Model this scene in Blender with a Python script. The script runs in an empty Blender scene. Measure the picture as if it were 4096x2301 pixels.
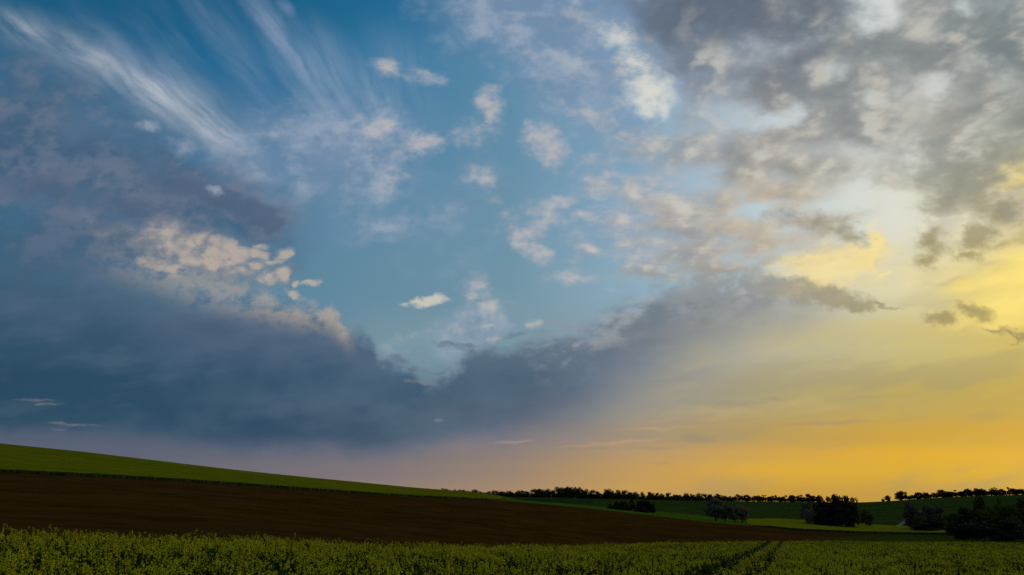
import bpy, bmesh, math, random
import numpy as np
from mathutils import Vector, Matrix

scene = bpy.context.scene
col = scene.collection

# ------------------------------------------------------------------ camera
cam_data = bpy.data.cameras.new('camera')
cam_data.sensor_width = 36.0
cam_data.lens = 27.2
cam_data.clip_start = 0.1
cam_data.clip_end = 30000.0
cam = bpy.data.objects.new('camera', cam_data)
col.objects.link(cam)
cam.location = (0.0, 0.0, 0.0)
cam.rotation_euler = (math.radians(90.0 + 15.273), 0.0, 0.0)
scene.camera = cam

# ------------------------------------------------------------------ world: Nishita sky plus cloud layers
SUN_AZ, SUN_EL = math.radians(47.0), math.radians(9.0)
world = bpy.data.worlds.new('World')
scene.world = world
world.use_nodes = True
wt = world.node_tree
wt.nodes.clear()
SKY_STRENGTH = 0.1


def lin(rgb):
    out = []
    for x in rgb:
        x = x / 255.0
        out.append(x / 12.92 if x <= 0.04045 else ((x + 0.055) / 1.055) ** 2.4)
    return tuple(out)


class N:
    """thin wrapper round a node socket so that sky maths reads as maths"""
    def __init__(self, sock): self.s = sock
    def __add__(a, b): return math2('ADD', a, b)
    __radd__ = __add__
    def __sub__(a, b): return math2('SUBTRACT', a, b)
    def __rsub__(a, b): return math2('SUBTRACT', b, a)
    def __mul__(a, b): return math2('MULTIPLY', a, b)
    __rmul__ = __mul__
    def __truediv__(a, b): return math2('DIVIDE', a, b)
    def __rtruediv__(a, b): return math2('DIVIDE', b, a)


def put(sock, val):
    if isinstance(val, N): wt.links.new(val.s, sock)
    else: sock.default_value = val


def math2(op, a, b=None, c=None, clamp=False):
    n = wt.nodes.new('ShaderNodeMath'); n.operation = op; n.use_clamp = clamp
    put(n.inputs[0], a)
    if b is not None: put(n.inputs[1], b)
    if c is not None: put(n.inputs[2], c)
    return N(n.outputs[0])


def vmax(a, b): return math2('MAXIMUM', a, b)
def vmin(a, b): return math2('MINIMUM', a, b)
def sat(a): return math2('ADD', a, 0.0, clamp=True)


def step(x, lo, hi, smooth=True, o0=0.0, o1=1.0):
    n = wt.nodes.new('ShaderNodeMapRange')
    n.interpolation_type = 'SMOOTHSTEP' if smooth else 'LINEAR'
    n.clamp = True
    put(n.inputs['Value'], x); put(n.inputs['From Min'], lo); put(n.inputs['From Max'], hi)
    n.inputs['To Min'].default_value = o0; n.inputs['To Max'].default_value = o1
    return N(n.outputs[0])


def vec(x, y, z=0.0):
    n = wt.nodes.new('ShaderNodeCombineXYZ')
    put(n.inputs[0], x); put(n.inputs[1], y); put(n.inputs[2], z)
    return N(n.outputs[0])


def vmath(op, a, b=None, scale=None):
    n = wt.nodes.new('ShaderNodeVectorMath'); n.operation = op
    put(n.inputs[0], a)
    if b is not None: put(n.inputs[1], b)
    if scale is not None: put(n.inputs['Scale'], scale)
    return N(n.outputs['Value'] if op in ('LENGTH', 'DOT_PRODUCT') else n.outputs['Vector'])


def noise(v, scale, detail=5.0, rough=0.55, dist=0.0):
    n = wt.nodes.new('ShaderNodeTexNoise')
    n.noise_dimensions = '2D'
    put(n.inputs['Vector'], v)
    n.inputs['Scale'].default_value = scale; n.inputs['Detail'].default_value = detail
    n.inputs['Roughness'].default_value = rough; n.inputs['Distortion'].default_value = dist
    return N(n.outputs['Fac'])


def mapping(v, loc=(0, 0, 0), rot=0.0, scale=(1, 1, 1), kind='TEXTURE'):
    n = wt.nodes.new('ShaderNodeMapping'); n.vector_type = kind
    put(n.inputs['Vector'], v)
    n.inputs['Location'].default_value = loc
    n.inputs['Rotation'].default_value = (0, 0, math.radians(rot))
    n.inputs['Scale'].default_value = scale
    return N(n.outputs[0])


def ellipse(v, e):
    """1 at the centre, 0 on the rim, negative outside"""
    co, si = math.cos(math.radians(e[4])), math.sin(math.radians(e[4]))
    a = (co / e[2], si / e[2], -(co * e[0] + si * e[1]) / e[2])
    b = (-si / e[3], co / e[3], (si * e[0] - co * e[1]) / e[3])
    return 1.0 - vmath('LENGTH', vec(vmath('DOT_PRODUCT', v, a), vmath('DOT_PRODUCT', v, b)))


def ellipses(v, es):
    f = None
    for e in es:
        g = ellipse(v, e)
        if len(e) > 5: g = g * e[5]
        f = g if f is None else vmax(f, g)
    return f


def mixc(fac, a, b, blend='MIX'):
    n = wt.nodes.new('ShaderNodeMix'); n.data_type = 'RGBA'; n.blend_type = blend; n.clamp_factor = True
    put(n.inputs[0], fac)
    for sock, val in ((n.inputs[6], a), (n.inputs[7], b)):
        if isinstance(val, N): wt.links.new(val.s, sock)
        else: sock.default_value = lin(val) + (1,)
    return N(n.outputs[2])


def colour_grid(rows, u, v):
    """colours of the air given for a few heights above the horizon and bearings, smoothly blended"""
    out = None
    prev_v = None
    lo, hi = -1.1, 1.1
    fac = step(u, lo, hi, smooth=False)
    for vv, stops in sorted(rows, key=lambda r: -r[0]):
        r = wt.nodes.new('ShaderNodeValToRGB')
        r.color_ramp.interpolation = 'B_SPLINE' if False else 'LINEAR'
        els = r.color_ramp.elements
        while len(els) > 1: els.remove(els[-1])
        for k, (uu, hx) in enumerate(stops):
            pos = (uu - lo) / (hi - lo)
            e = els[0] if k == 0 else els.new(pos)
            e.position = pos
            e.color = lin(hx) + (1,)
        put(r.inputs[0], fac)
        c = N(r.outputs[0])
        out = c if out is None else mixc(step(v, vv, prev_v), c, out)
        prev_v = vv
    return out


def curve_of(x, pts, lo, hi):
    """height as a function of bearing, through the given points"""
    n = wt.nodes.new('ShaderNodeFloatCurve')
    cu = n.mapping.curves[0]
    n.mapping.extend = 'HORIZONTAL'
    ys = [q[1] for q in pts]
    ymin, ymax = min(ys), max(ys)
    P2 = [((a - lo) / (hi - lo), (b - ymin) / (ymax - ymin)) for a, b in pts]
    cu.points[0].location = P2[0]; cu.points[1].location = P2[-1]
    for a, b in P2[1:-1]: cu.points.new(a, b)
    for q in cu.points: q.handle_type = 'AUTO_CLAMPED'
    n.mapping.update()
    put(n.inputs['Value'], step(x, lo, hi, smooth=False))
    return N(n.outputs[0]) * (ymax - ymin) + ymin


# bearing and height co-ordinates: u to the right, v up, both tangents seen looking along +Y
tc = wt.nodes.new('ShaderNodeTexCoord')
sep = wt.nodes.new('ShaderNodeSeparateXYZ')
wt.links.new(tc.outputs['Generated'], sep.inputs[0])
dx, dy, dz = N(sep.outputs[0]), N(sep.outputs[1]), vmax(N(sep.outputs[2]), 0.0)
fwd = vmax(dy, 0.5)
u, v = dx / fwd, dz / fwd
q = vec(u, v, 1.0)
deck = vec(dx / (dz + 0.15), dy / (dz + 0.15))          # a flat cloud deck overhead
qn = vec(u, v * 1.35)
qn2 = vmath('ADD', qn, (7.3, 3.1, 0.0))


def wobble(scale, detail, amount):
    a = noise(qn, scale, detail, 0.55) - 0.5
    b = noise(qn2, scale, detail, 0.55) - 0.5
    return vmath('SCALE', vec(a, b), scale=amount)


w_fine = wobble(34.0, 5.0, 1.0)
qw = vmath('ADD', q, vmath('ADD', wobble(9.0, 3.0, 0.060), vmath('SCALE', w_fine, scale=0.022)))
qf = vmath('ADD', q, vmath('SCALE', w_fine, scale=0.036))
sepw = wt.nodes.new('ShaderNodeSeparateXYZ'); wt.links.new(qw.s, sepw.inputs[0])
uw, vw = N(sepw.outputs[0]), N(sepw.outputs[1])
n_low = noise(qn, 4.0, 3.0, 0.5)
n_mid = noise(qn, 14.0, 5.0, 0.56)
n_hi = noise(qn2, 46.0, 5.0, 0.60)

# clear air -------------------------------------------------------------
AIR = [
    (0.7178, [(-0.8526, (22, 86, 122)), (-0.7637, (24, 92, 126)), (-0.5727, (10, 87, 126)), (-0.3818, (26, 94, 134)), (-0.1909, (30, 104, 144)), (0.0000, (76, 126, 166)), (0.1909, (125, 152, 182)), (0.3818, (185, 195, 202)), (0.5727, (214, 219, 216)), (0.7637, (165, 174, 176)), (0.8490, (165, 174, 176))]),
    (0.5980, [(-0.8293, (30, 90, 124)), (-0.7428, (34, 98, 134)), (-0.5571, (22, 96, 136)), (-0.3714, (34, 104, 146)), (-0.1857, (58, 120, 158)), (0.0000, (92, 138, 168)), (0.1857, (128, 158, 188)), (0.3714, (192, 201, 206)), (0.5571, (206, 209, 205)), (0.7428, (182, 186, 180)), (0.8258, (182, 186, 180))]),
    (0.4846, [(-0.8072, (38, 84, 112)), (-0.7230, (40, 92, 126)), (-0.5422, (52, 104, 138)), (-0.3615, (80, 121, 155)), (-0.1807, (80, 130, 163)), (0.0000, (99, 142, 168)), (0.1807, (130, 166, 192)), (0.3615, (196, 206, 211)), (0.5422, (216, 217, 207)), (0.7230, (203, 203, 182)), (0.8038, (203, 203, 182))]),
    (0.3771, [(-0.7863, (38, 92, 118)), (-0.7043, (44, 104, 132)), (-0.5282, (62, 112, 142)), (-0.3521, (92, 128, 157)), (-0.1761, (95, 138, 164)), (0.0000, (107, 146, 168)), (0.1761, (132, 167, 192)), (0.3521, (192, 206, 211)), (0.5282, (222, 222, 207)), (0.7043, (228, 218, 170)), (0.7830, (228, 218, 170))]),
    (0.2751, [(-0.7664, (44, 86, 110)), (-0.6865, (50, 98, 124)), (-0.5148, (66, 114, 142)), (-0.3432, (88, 132, 157)), (-0.1716, (100, 139, 160)), (0.0000, (113, 149, 166)), (0.1716, (140, 171, 189)), (0.3432, (186, 199, 202)), (0.5148, (220, 212, 172)), (0.6865, (253, 226, 118)), (0.7632, (253, 226, 118))]),
    (0.1992, [(-0.7516, (48, 82, 104)), (-0.6732, (54, 90, 114)), (-0.5049, (66, 104, 132)), (-0.3366, (86, 124, 147)), (-0.1683, (116, 147, 161)), (0.0000, (121, 151, 163)), (0.1683, (142, 158, 168)), (0.3366, (188, 182, 154)), (0.5049, (198, 186, 128)), (0.6732, (206, 184, 92)), (0.7485, (206, 184, 92))]),
    (0.1261, [(-0.7374, (54, 82, 104)), (-0.6605, (60, 88, 112)), (-0.4954, (64, 94, 120)), (-0.3302, (76, 106, 130)), (-0.1651, (98, 122, 142)), (0.0000, (112, 130, 148)), (0.1651, (144, 145, 143)), (0.3302, (172, 158, 116)), (0.4954, (184, 162, 88)), (0.6605, (188, 160, 68)), (0.7343, (188, 160, 68))]),
    (0.0757, [(-0.7276, (80, 90, 108)), (-0.6517, (84, 93, 113)), (-0.4888, (84, 94, 116)), (-0.3258, (96, 104, 124)), (-0.1629, (110, 116, 134)), (0.0000, (136, 128, 132)), (0.1629, (164, 144, 116)), (0.3258, (184, 152, 82)), (0.4888, (200, 158, 52)), (0.6517, (206, 160, 40)), (0.7245, (206, 160, 40))]),
    (0.0529, [(-0.7231, (84, 93, 112)), (-0.6477, (90, 97, 116)), (-0.4858, (92, 97, 114)), (-0.3239, (101, 104, 118)), (-0.1619, (113, 111, 121)), (0.0000, (142, 126, 117)), (0.1619, (184, 150, 104)), (0.3239, (206, 161, 70)), (0.4858, (222, 168, 38)), (0.6477, (218, 168, 40)), (0.7201, (218, 168, 40))]),
    (0.0362, [(-0.7199, (92, 96, 114)), (-0.6448, (98, 101, 118)), (-0.4836, (103, 102, 116)), (-0.3224, (113, 108, 117)), (-0.1612, (126, 115, 121)), (0.0000, (151, 130, 113)), (0.1612, (192, 152, 90)), (0.3224, (217, 168, 56)), (0.4836, (213, 167, 44)), (0.6448, (213, 168, 48)), (0.7169, (213, 168, 48))]),
    (0.0024, [(-0.7133, (94, 95, 108)), (-0.6389, (100, 98, 112)), (-0.4792, (108, 101, 112)), (-0.3195, (124, 112, 115)), (-0.1597, (145, 127, 114)), (0.0000, (167, 137, 106)), (0.1597, (200, 156, 84)), (0.3195, (196, 152, 62)), (0.4792, (190, 150, 66)), (0.6389, (196, 156, 64)), (0.7103, (196, 156, 64))]),
]
ns = wt.nodes.new('ShaderNodeTexSky')
ns.sky_type = 'NISHITA'; ns.sun_disc = False
ns.sun_elevation = SUN_EL; ns.sun_rotation = SUN_AZ
ns.altitude = 200.0; ns.air_density = 1.0; ns.dust_density = 1.5; ns.ozone_density = 2.0
nish = mixc(1.0, N(ns.outputs[0]), (89, 89, 89), 'MULTIPLY')      # 0.1 of the physical sky
air = mixc(0.97, nish, colour_grid(AIR, u, v))
sky = air
front = step(dy, 0.50, 0.62)
n_mid0 = noise(deck, 3.0, 3.0, 0.5)

# high cirrus -----------------------------------------------------------
qc = vmath('ADD', q, vmath('SCALE', w_fine, scale=0.007))
# the fibres fan out from a point low in the north, as parallel wisps overhead do
fan = vmath('SUBTRACT', qc, (-0.0744, 0.3198) + (0.0,))
sepf = wt.nodes.new('ShaderNodeSeparateXYZ'); wt.links.new(fan.s, sepf.inputs[0])
fr = vmath('LENGTH', vec(N(sepf.outputs[0]), N(sepf.outputs[1])))
th = math2('ARCTAN2', N(sepf.outputs[1]), N(sepf.outputs[0])) + (n_low - 0.5) * 0.07
fibA = noise(vec(th * 30.0 + fr * 9.0, fr * 8.0), 1.0, 4.0, 0.55)
fibB = noise(vec(th * 11.0 - fr * 2.0, fr * 3.5), 1.0, 3.0, 0.5)
fib1 = fibA * 0.55 + fibB * 0.30 + n_mid * 0.15
fib2 = noise(vec(th * 19.0 + fr * 4.0 + 5.0, fr * 4.5), 1.0, 4.5, 0.55) * 0.85 + n_mid * 0.15
P1 = [(-0.7258, 0.6691, 0.1231, 0.0468, -24, 0.8), (-0.6129, 0.6175, 0.1506, 0.0620, -27, 0.95), (-0.5018, 0.5596, 0.1486, 0.0667, -31), (-0.4192, 0.5062, 0.0959, 0.0496, -37, 0.9), (-0.3868, 0.4908, 0.0675, 0.0307, -40, 0.7)]
P1c = [(-0.7132, 0.6638, 0.0995, 0.0240, -24, 0.75), (-0.6067, 0.6143, 0.1100, 0.0274, -28, 0.9), (-0.5138, 0.5646, 0.1087, 0.0319, -31), (-0.4400, 0.5155, 0.0848, 0.0286, -37, 0.9)]
P2 = [(-0.3502, 0.6638, 0.1171, 0.0307, -55), (-0.2810, 0.5916, 0.1382, 0.0710, -52, 0.9), (-0.2545, 0.5343, 0.0966, 0.0691, -50, 0.9), (-0.3986, 0.6175, 0.1738, 0.0457, -56, 0.42), (-0.5059, 0.6438, 0.1282, 0.0529, -50, 0.34), (-0.5550, 0.6175, 0.1506, 0.0457, -40, 0.36), (-0.1926, 0.5469, 0.1140, 0.0505, -60, 0.6), (-0.1603, 0.5980, 0.0923, 0.0388, -62, 0.35), (-0.3356, 0.7028, 0.0295, 0.0136, -50, 0.7), (-0.4511, 0.6771, 0.1175, 0.0269, -56, 0.4)]
f1 = ellipses(qc, P1); f1c = ellipses(qc, P1c)
c1 = sat(step(f1, -0.10, 0.95) * step(fib1, 0.18, 0.72) * 0.42 + step(f1c, -0.25, 0.95) * step(fib1, 0.22, 0.74) * 0.44)
sky = mixc(c1, sky, (194, 199, 206))
f2 = ellipses(qc, P2)
c2 = step(f2, -0.2, 1.0) * step(fib2 * 0.75 + n_low * 0.25, 0.20, 0.78) * 0.62
sky = mixc(c2, sky, (160, 175, 197))
# thin lilac veil
VEIL = [(-0.0565, 0.2045, 0.1204, 0.0373, 8, 0.45), (-0.0919, 0.3771, 0.1094, 0.0640, -0, 0.3), (-0.2448, 0.4663, 0.1453, 0.1033, -15), (-0.1825, 0.4482, 0.0612, 0.0663, -30, 0.9), (-0.3306, 0.4908, 0.1068, 0.0492, -20, 0.8), (-0.1870, 0.3655, 0.0927, 0.0347, 8, 0.6), (-0.0047, 0.6906, 0.1532, 0.1013, -25), (0.0823, 0.6175, 0.1390, 0.0980, -40, 0.9), (0.1534, 0.5031, 0.1071, 0.0681, -30, 0.6), (-0.3717, 0.4482, 0.1113, 0.0663, -0, 0.8), (-0.0284, 0.7110, 0.0533, 0.0273, -10), (0.0128, 0.6438, 0.0466, 0.0331, -20, 0.9), (-0.6247, 0.5031, 0.1861, 0.0681, -25, 0.6)]
fv = ellipses(qw, VEIL)
cv = step(fv + (n_mid - 0.5) * 0.8 + (n_low - 0.5) * 0.5 + (n_hi - 0.5) * 0.2, -0.15, 0.8)
sky = mixc(cv * 0.80, sky, mixc(step(n_mid * 0.7 + n_hi * 0.3, 0.40, 0.66), (120, 143, 170), (156, 169, 187)))

# grey layer cloud on the left -------------------------------------------
UL = [(-0.6332, 0.4482, 0.2615, 0.0783, -12), (-0.4774, 0.4005, 0.1815, 0.0647, -20), (-0.3642, 0.3655, 0.0818, 0.0405, -14), (-0.5364, 0.3483, 0.2171, 0.0516, -10), (-0.6422, 0.3311, 0.1622, 0.0682, -0), (-0.6955, 0.5218, 0.1246, 0.0749, -20, 0.7), (-0.4545, 0.4422, 0.1222, 0.0420, -15, 0.8), (-0.6675, 0.5596, 0.1029, 0.0381, -25, 0.4)]
ULV = [(-0.6489, 0.4422, 0.3111, 0.1562, -14), (-0.4431, 0.3888, 0.1810, 0.0995, -18, 0.9), (-0.7060, 0.5851, 0.1725, 0.1029, -30, 0.5)]
fulv = ellipses(qw, ULV)
sky = mixc(step(fulv + (n_low - 0.5) * 0.6, -0.15, 0.7) * 0.72, sky, (72, 102, 130))
ful = ellipses(qw, UL)
dul = step(ful + (n_mid - 0.5) * 1.7 + (n_hi - 0.5) * 0.45 + (n_low - 0.5) * 0.8, -0.15, 0.75)
cul = mixc(step(n_mid + (n_hi - 0.5) * 0.5, 0.36, 0.66), (64, 93, 120), (94, 110, 133))
sky = mixc(dul * 0.80, sky, cul)

TONGUE = [(-0.3828, 0.3888, 0.1042, 0.0328, -14), (-0.3312, 0.3626, 0.0545, 0.0208, -10), (-0.4518, 0.4183, 0.1105, 0.0356, -16, 0.8), (-0.5253, 0.3888, 0.1097, 0.0293, -8, 0.7), (-0.6442, 0.4123, 0.1213, 0.0355, -4, 0.7)]
ftn = ellipses(qw, TONGUE)
dtn = step(ftn + (n_mid - 0.5) * 1.0 + (n_hi - 0.5) * 0.4, -0.1, 0.8)
sky = mixc(dtn * 0.75, sky, mixc(step(ftn + (n_mid - 0.5) * 0.8, 0.0, 0.6), (124, 130, 148), (82, 99, 124)))

# lit puffs ---------------------------------------------------------------
PUFF = [(-0.4765, 0.3471, 0.0293, 0.0172, -10, 0.4), (-0.4529, 0.3300, 0.0432, 0.0182, -22, 0.8), (-0.4032, 0.3198, 0.0259, 0.0158, 12), (-0.3854, 0.3311, 0.0335, 0.0114, -24), (-0.3684, 0.3170, 0.0183, 0.0124, -10), (-0.3931, 0.3046, 0.0247, 0.0084, 6), (-0.4349, 0.3141, 0.0215, 0.0113, -0, 0.8),
        (-0.3479, 0.3040, 0.0118, 0.0067, -10), (-0.3303, 0.2861, 0.0144, 0.0106, -0), (-0.3104, 0.2917, 0.0118, 0.0106, -40), (-0.3214, 0.3085, 0.0172, 0.0056, 6), (-0.3072, 0.3198, 0.0162, 0.0090, 20), (-0.2897, 0.2795, 0.0064, 0.0055, -0), (-0.2710, 0.2795, 0.0171, 0.0044, 4), (-0.2912, 0.2640, 0.0085, 0.0055, -0, 0.8),
        (-0.3493, 0.3198, 0.0216, 0.0068, -18), (-0.4767, 0.3040, 0.0376, 0.0090, -14, 0.9), (-0.4272, 0.3425, 0.0152, 0.0091, -0, 0.7), (-0.3419, 0.3283, 0.0130, 0.0057, -0, 0.6), (-0.3631, 0.2945, 0.0129, 0.0056, -0, 0.6)]
qp = vmath('ADD', q, vmath('SCALE', w_fine, scale=0.020))
GLOWC = [(-0.4645, 0.3368, 0.1029, 0.0399, -20), (-0.3703, 0.3141, 0.0807, 0.0282, -14, 0.8), (-0.5379, 0.3598, 0.0653, 0.0288, -0, 0.6)]
sky = mixc(step(ellipses(qw, GLOWC) + (n_mid - 0.5) * 1.0, -0.1, 0.9) * 0.50, sky, (158, 153, 154))
fp = ellipses(qp, PUFF)
dp = step(fp + (n_hi - 0.5) * 0.9 + (n_mid - 0.5) * 0.4, -0.22, 0.62)
cp = mixc(step(n_hi * 0.6 + n_mid * 0.4 + (u + 0.5) * 0.35, 0.36, 0.62), (148, 147, 151), (196, 181, 163))
sky = mixc(dp * 0.68, sky, cp)

# isolated fair-weather clouds in the blue ---------------------------------
FAIR = [(0.0416, 0.4939, 0.0293, 0.0345, -40), (0.0599, 0.4724, 0.0269, 0.0268, -30), (0.0458, 0.4633, 0.0190, 0.0206, -0), (0.0293, 0.5031, 0.0158, 0.0198, -0), (-0.0354, 0.5564, 0.0183, 0.0228, -30, 0.9), (-0.0301, 0.5311, 0.0193, 0.0213, -0, 0.6),
        (-0.1268, 0.4834, 0.0348, 0.0196, -4, 0.9), (-0.1056, 0.4859, 0.0168, 0.0147, -0, 0.7), (-0.1867, 0.6078, 0.0266, 0.0156, -24, 0.75), (-0.1197, 0.5877, 0.0345, 0.0142, -10, 0.75), (-0.0443, 0.4314, 0.0233, 0.0167, -25, 0.7), (0.1172, 0.4230, 0.0276, 0.0250, -20, 0.8),
        (0.1315, 0.4362, 0.0211, 0.0168, -0, 0.7), (0.0643, 0.3947, 0.0253, 0.0141, 12, 0.7), (0.0968, 0.3800, 0.0241, 0.0099, 4, 0.75), (0.0119, 0.3454, 0.0239, 0.0183, -35, 0.8), (0.0335, 0.3254, 0.0281, 0.0147, -25, 0.8), (0.1037, 0.3283, 0.0194, 0.0148, -0, 0.7),
        (0.1535, 0.3598, 0.0544, 0.0231, -14, 0.9), (0.1690, 0.3397, 0.0433, 0.0160, -0, 0.9), (-0.0495, 0.2723, 0.0181, 0.0210, -40, 0.6), (0.1201, 0.5218, 0.0453, 0.0137, -20, 0.6), (0.1643, 0.4939, 0.0225, 0.0123, -0, 0.7), (0.1127, 0.4603, 0.0335, 0.0133, -0, 0.5),
        (0.0812, 0.2861, 0.0353, 0.0100, -0, 0.5), (-0.4127, 0.4135, 0.0132, 0.0083, -20, 0.8), (-0.5157, 0.5106, 0.0158, 0.0075, -0, 0.6), (-0.1849, 0.5031, 0.0338, 0.0272, -50, 0.35), (-0.1630, 0.4482, 0.0167, 0.0422, -20, 0.35), (-0.0726, 0.2259, 0.0737, 0.0183, 20, 0.45), (-0.4612, 0.4773, 0.0258, 0.0159, -10, 0.35),
        (-0.0609, 0.5031, 0.0395, 0.0186, 10, 0.4), (0.1834, 0.4183, 0.0608, 0.0237, -0, 0.6), (0.2034, 0.3771, 0.0656, 0.0233, -6, 0.7), (0.2227, 0.3311, 0.0757, 0.0250, -6, 0.7), (0.1895, 0.3141, 0.0646, 0.0169, -0, 0.6), (0.1265, 0.3655, 0.0327, 0.0150, -0, 0.6), (0.0447, 0.3655, 0.0654, 0.0231, -0, 0.3)]
ff = ellipses(qp, FAIR)
df = step(ff + (n_hi - 0.5) * 0.6 + (n_mid - 0.5) * 0.6, -0.22, 0.78)
cf = mixc(step(n_hi * 0.5 + n_mid * 0.5 + (u - 0.02) * 0.25, 0.38, 0.64), (150, 163, 182), (190, 185, 184))
sky = mixc(df * 0.82, sky, cf)
WARM = [(-0.1156, 0.2547, 0.0254, 0.0088, 16), (-0.0998, 0.2585, 0.0170, 0.0060, 6, 0.7), (-0.1281, 0.2498, 0.0191, 0.0044, -0, 0.6)]
FLECK = [(-0.0318, 0.2487, 0.0169, 0.0071, -6), (0.0263, 0.2238, 0.0168, 0.0065, 16), (-0.0331, 0.2184, 0.0168, 0.0059, 8, 0.8), (-0.0188, 0.2024, 0.0136, 0.0064, 10, 0.8), (-0.0520, 0.2613, 0.0159, 0.0077, -20, 0.7)]
qh = vmath('ADD', q, vmath('MULTIPLY', w_fine, (0.050, 0.016, 0.0)))
sky = mixc(step(ellipses(qh, WARM) + (n_hi - 0.5) * 0.9, -0.15, 0.70) * 0.85, sky, (208, 201, 186))
sky = mixc(step(ellipses(qh, FLECK) + (n_hi - 0.5) * 1.2, -0.1, 1.0) * 0.55, sky, (196, 190, 180))

# altocumulus sheet, upper right --------------------------------------------
ac1 = noise(deck, 8.0, 4.0, 0.48, 0.1)
ac2 = noise(vmath('ADD', deck, (0.026, -0.014, 0.0)), 8.0, 4.0, 0.48, 0.1)
SHEET = [(0.5017, 0.6372, 0.4074, 0.2175, -10, 1.2), (0.6552, 0.5031, 0.2537, 0.1732, -0, 1.1), (0.3694, 0.4603, 0.2009, 0.1151, -20, 0.8), (0.2800, 0.3771, 0.1531, 0.0640, -8, 0.55), (0.3882, 0.3655, 0.1308, 0.0463, -10, 0.5), (0.3007, 0.6771, 0.1938, 0.1141, -30, 1.2), (0.2490, 0.3198, 0.1024, 0.0396, -6, 0.5)]
HOLE = [(0.2013, 0.5627, 0.0629, 0.0636, -20, 1.3), (0.5412, 0.6974, 0.0649, 0.0515, -10, 1.5), (0.1590, 0.6571, 0.0526, 0.0466, -60, 0.7), (0.4571, 0.6013, 0.0404, 0.0311, -0, 1), (0.5147, 0.5532, 0.0342, 0.0228, -0, 0.9), (0.3744, 0.5155, 0.0622, 0.0212, 20, 0.9), (0.4796, 0.4005, 0.1210, 0.0447, -0, 0.9), (0.3988, 0.5343, 0.0341, 0.0188, -0, 0.8),
        (0.6097, 0.5787, 0.0344, 0.0257, -0, 0.9), (0.5815, 0.4603, 0.0502, 0.0267, 20, 0.7), (0.5136, 0.3655, 0.0872, 0.0405, -0, 0.9), (0.6684, 0.6241, 0.0348, 0.0328, -0, 0.7), (0.7152, 0.5916, 0.0345, 0.0387, -30, 0.7), (0.6750, 0.7042, 0.0236, 0.0245, -0, 0.8), (0.3246, 0.3888, 0.0329, 0.0234, -0, 0.5)]
fs = ellipses(qw, SHEET); fh = ellipses(qf, HOLE)
cover = vmin(fs, 0.50) * 1.5 - vmax(fh, 0.0) * 1.0
da = step(cover + (ac1 - 0.5) * 2.6 + (n_hi - 0.5) * 0.35, -0.45, 0.95)
AC = [
    (0.7178, [(0.0071, (120, 138, 165)), (0.1257, (112, 130, 152)), (0.2443, (90, 104, 121)), (0.3818, (90, 102, 114)), (0.4933, (112, 120, 123)), (0.5727, (146, 150, 149)), (0.6712, (118, 128, 131)), (0.7637, (112, 122, 128)), (0.8490, (112, 122, 128))]),
    (0.5980, [(0.0069, (130, 150, 175)), (0.1223, (140, 158, 176)), (0.2376, (116, 129, 144)), (0.3714, (118, 124, 132)), (0.4798, (130, 136, 139)), (0.5571, (130, 136, 137)), (0.6528, (127, 133, 134)), (0.7428, (122, 132, 132)), (0.8258, (122, 132, 132))]),
    (0.4846, [(0.0067, (140, 160, 182)), (0.1190, (160, 170, 176)), (0.2313, (150, 158, 164)), (0.3615, (160, 155, 149)), (0.4670, (148, 150, 147)), (0.5422, (146, 150, 147)), (0.6354, (150, 152, 145)), (0.7230, (138, 142, 134)), (0.8038, (138, 142, 134))]),
    (0.3771, [(0.0066, (150, 165, 178)), (0.1159, (172, 172, 173)), (0.2253, (176, 171, 164)), (0.3521, (182, 172, 155)), (0.4549, (188, 182, 163)), (0.5282, (178, 173, 153)), (0.6190, (160, 154, 130)), (0.7043, (166, 152, 112)), (0.7830, (166, 152, 112))]),
    (0.2751, [(0.0064, (150, 160, 170)), (0.1130, (154, 160, 166)), (0.2196, (144, 150, 154)), (0.3432, (152, 148, 138)), (0.4434, (172, 158, 126)), (0.5148, (190, 170, 116)), (0.6033, (176, 152, 88)), (0.6865, (180, 152, 80)), (0.7632, (180, 152, 80))]),
]
ca = colour_grid(AC, u, v)
shade = sat((ac1 - ac2) * 2.2 + 0.5 + (n_hi - 0.5) * 0.28 + (n_mid - 0.5) * 0.4)
ca = mixc(step(shade, 0.42, 1.0) * 0.54, ca, (222, 216, 202))
ca = mixc(step(shade, 0.52, 0.05) * 0.36, ca, (98, 108, 118))
ca = mixc(step(n_low, 0.5, 0.68) * step(v, 0.64, 0.40) * 0.28, ca, (206, 172, 128))
sky = mixc(da * 0.94, sky, ca)
DTOP = [(0.2962, 0.6974, 0.1947, 0.0745, -14), (0.3871, 0.6571, 0.1520, 0.0466, -12, 0.8), (0.2185, 0.6771, 0.0940, 0.0403, -30, 0.8), (0.4570, 0.7110, 0.0947, 0.0546, -0, 0.8)]
sky = mixc(step(ellipses(qw, DTOP) + (n_mid - 0.5) * 0.9 + (n_hi - 0.5) * 0.3, -0.1, 0.8) * 0.72, sky, (94, 106, 121))
CREAM = [(0.1988, 0.5691, 0.0515, 0.0472, -10), (0.2062, 0.5456, 0.0342, 0.0316, -0), (0.1805, 0.6110, 0.0405, 0.0326, -40, 0.7), (0.1561, 0.6571, 0.0351, 0.0306, -60, 0.6)]
sky = mixc(step(ellipses(qf, CREAM) + (n_hi - 0.5) * 0.7 + (n_mid - 0.5) * 0.8, -0.05, 1.0) * 0.85, sky, (222, 220, 208))

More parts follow.
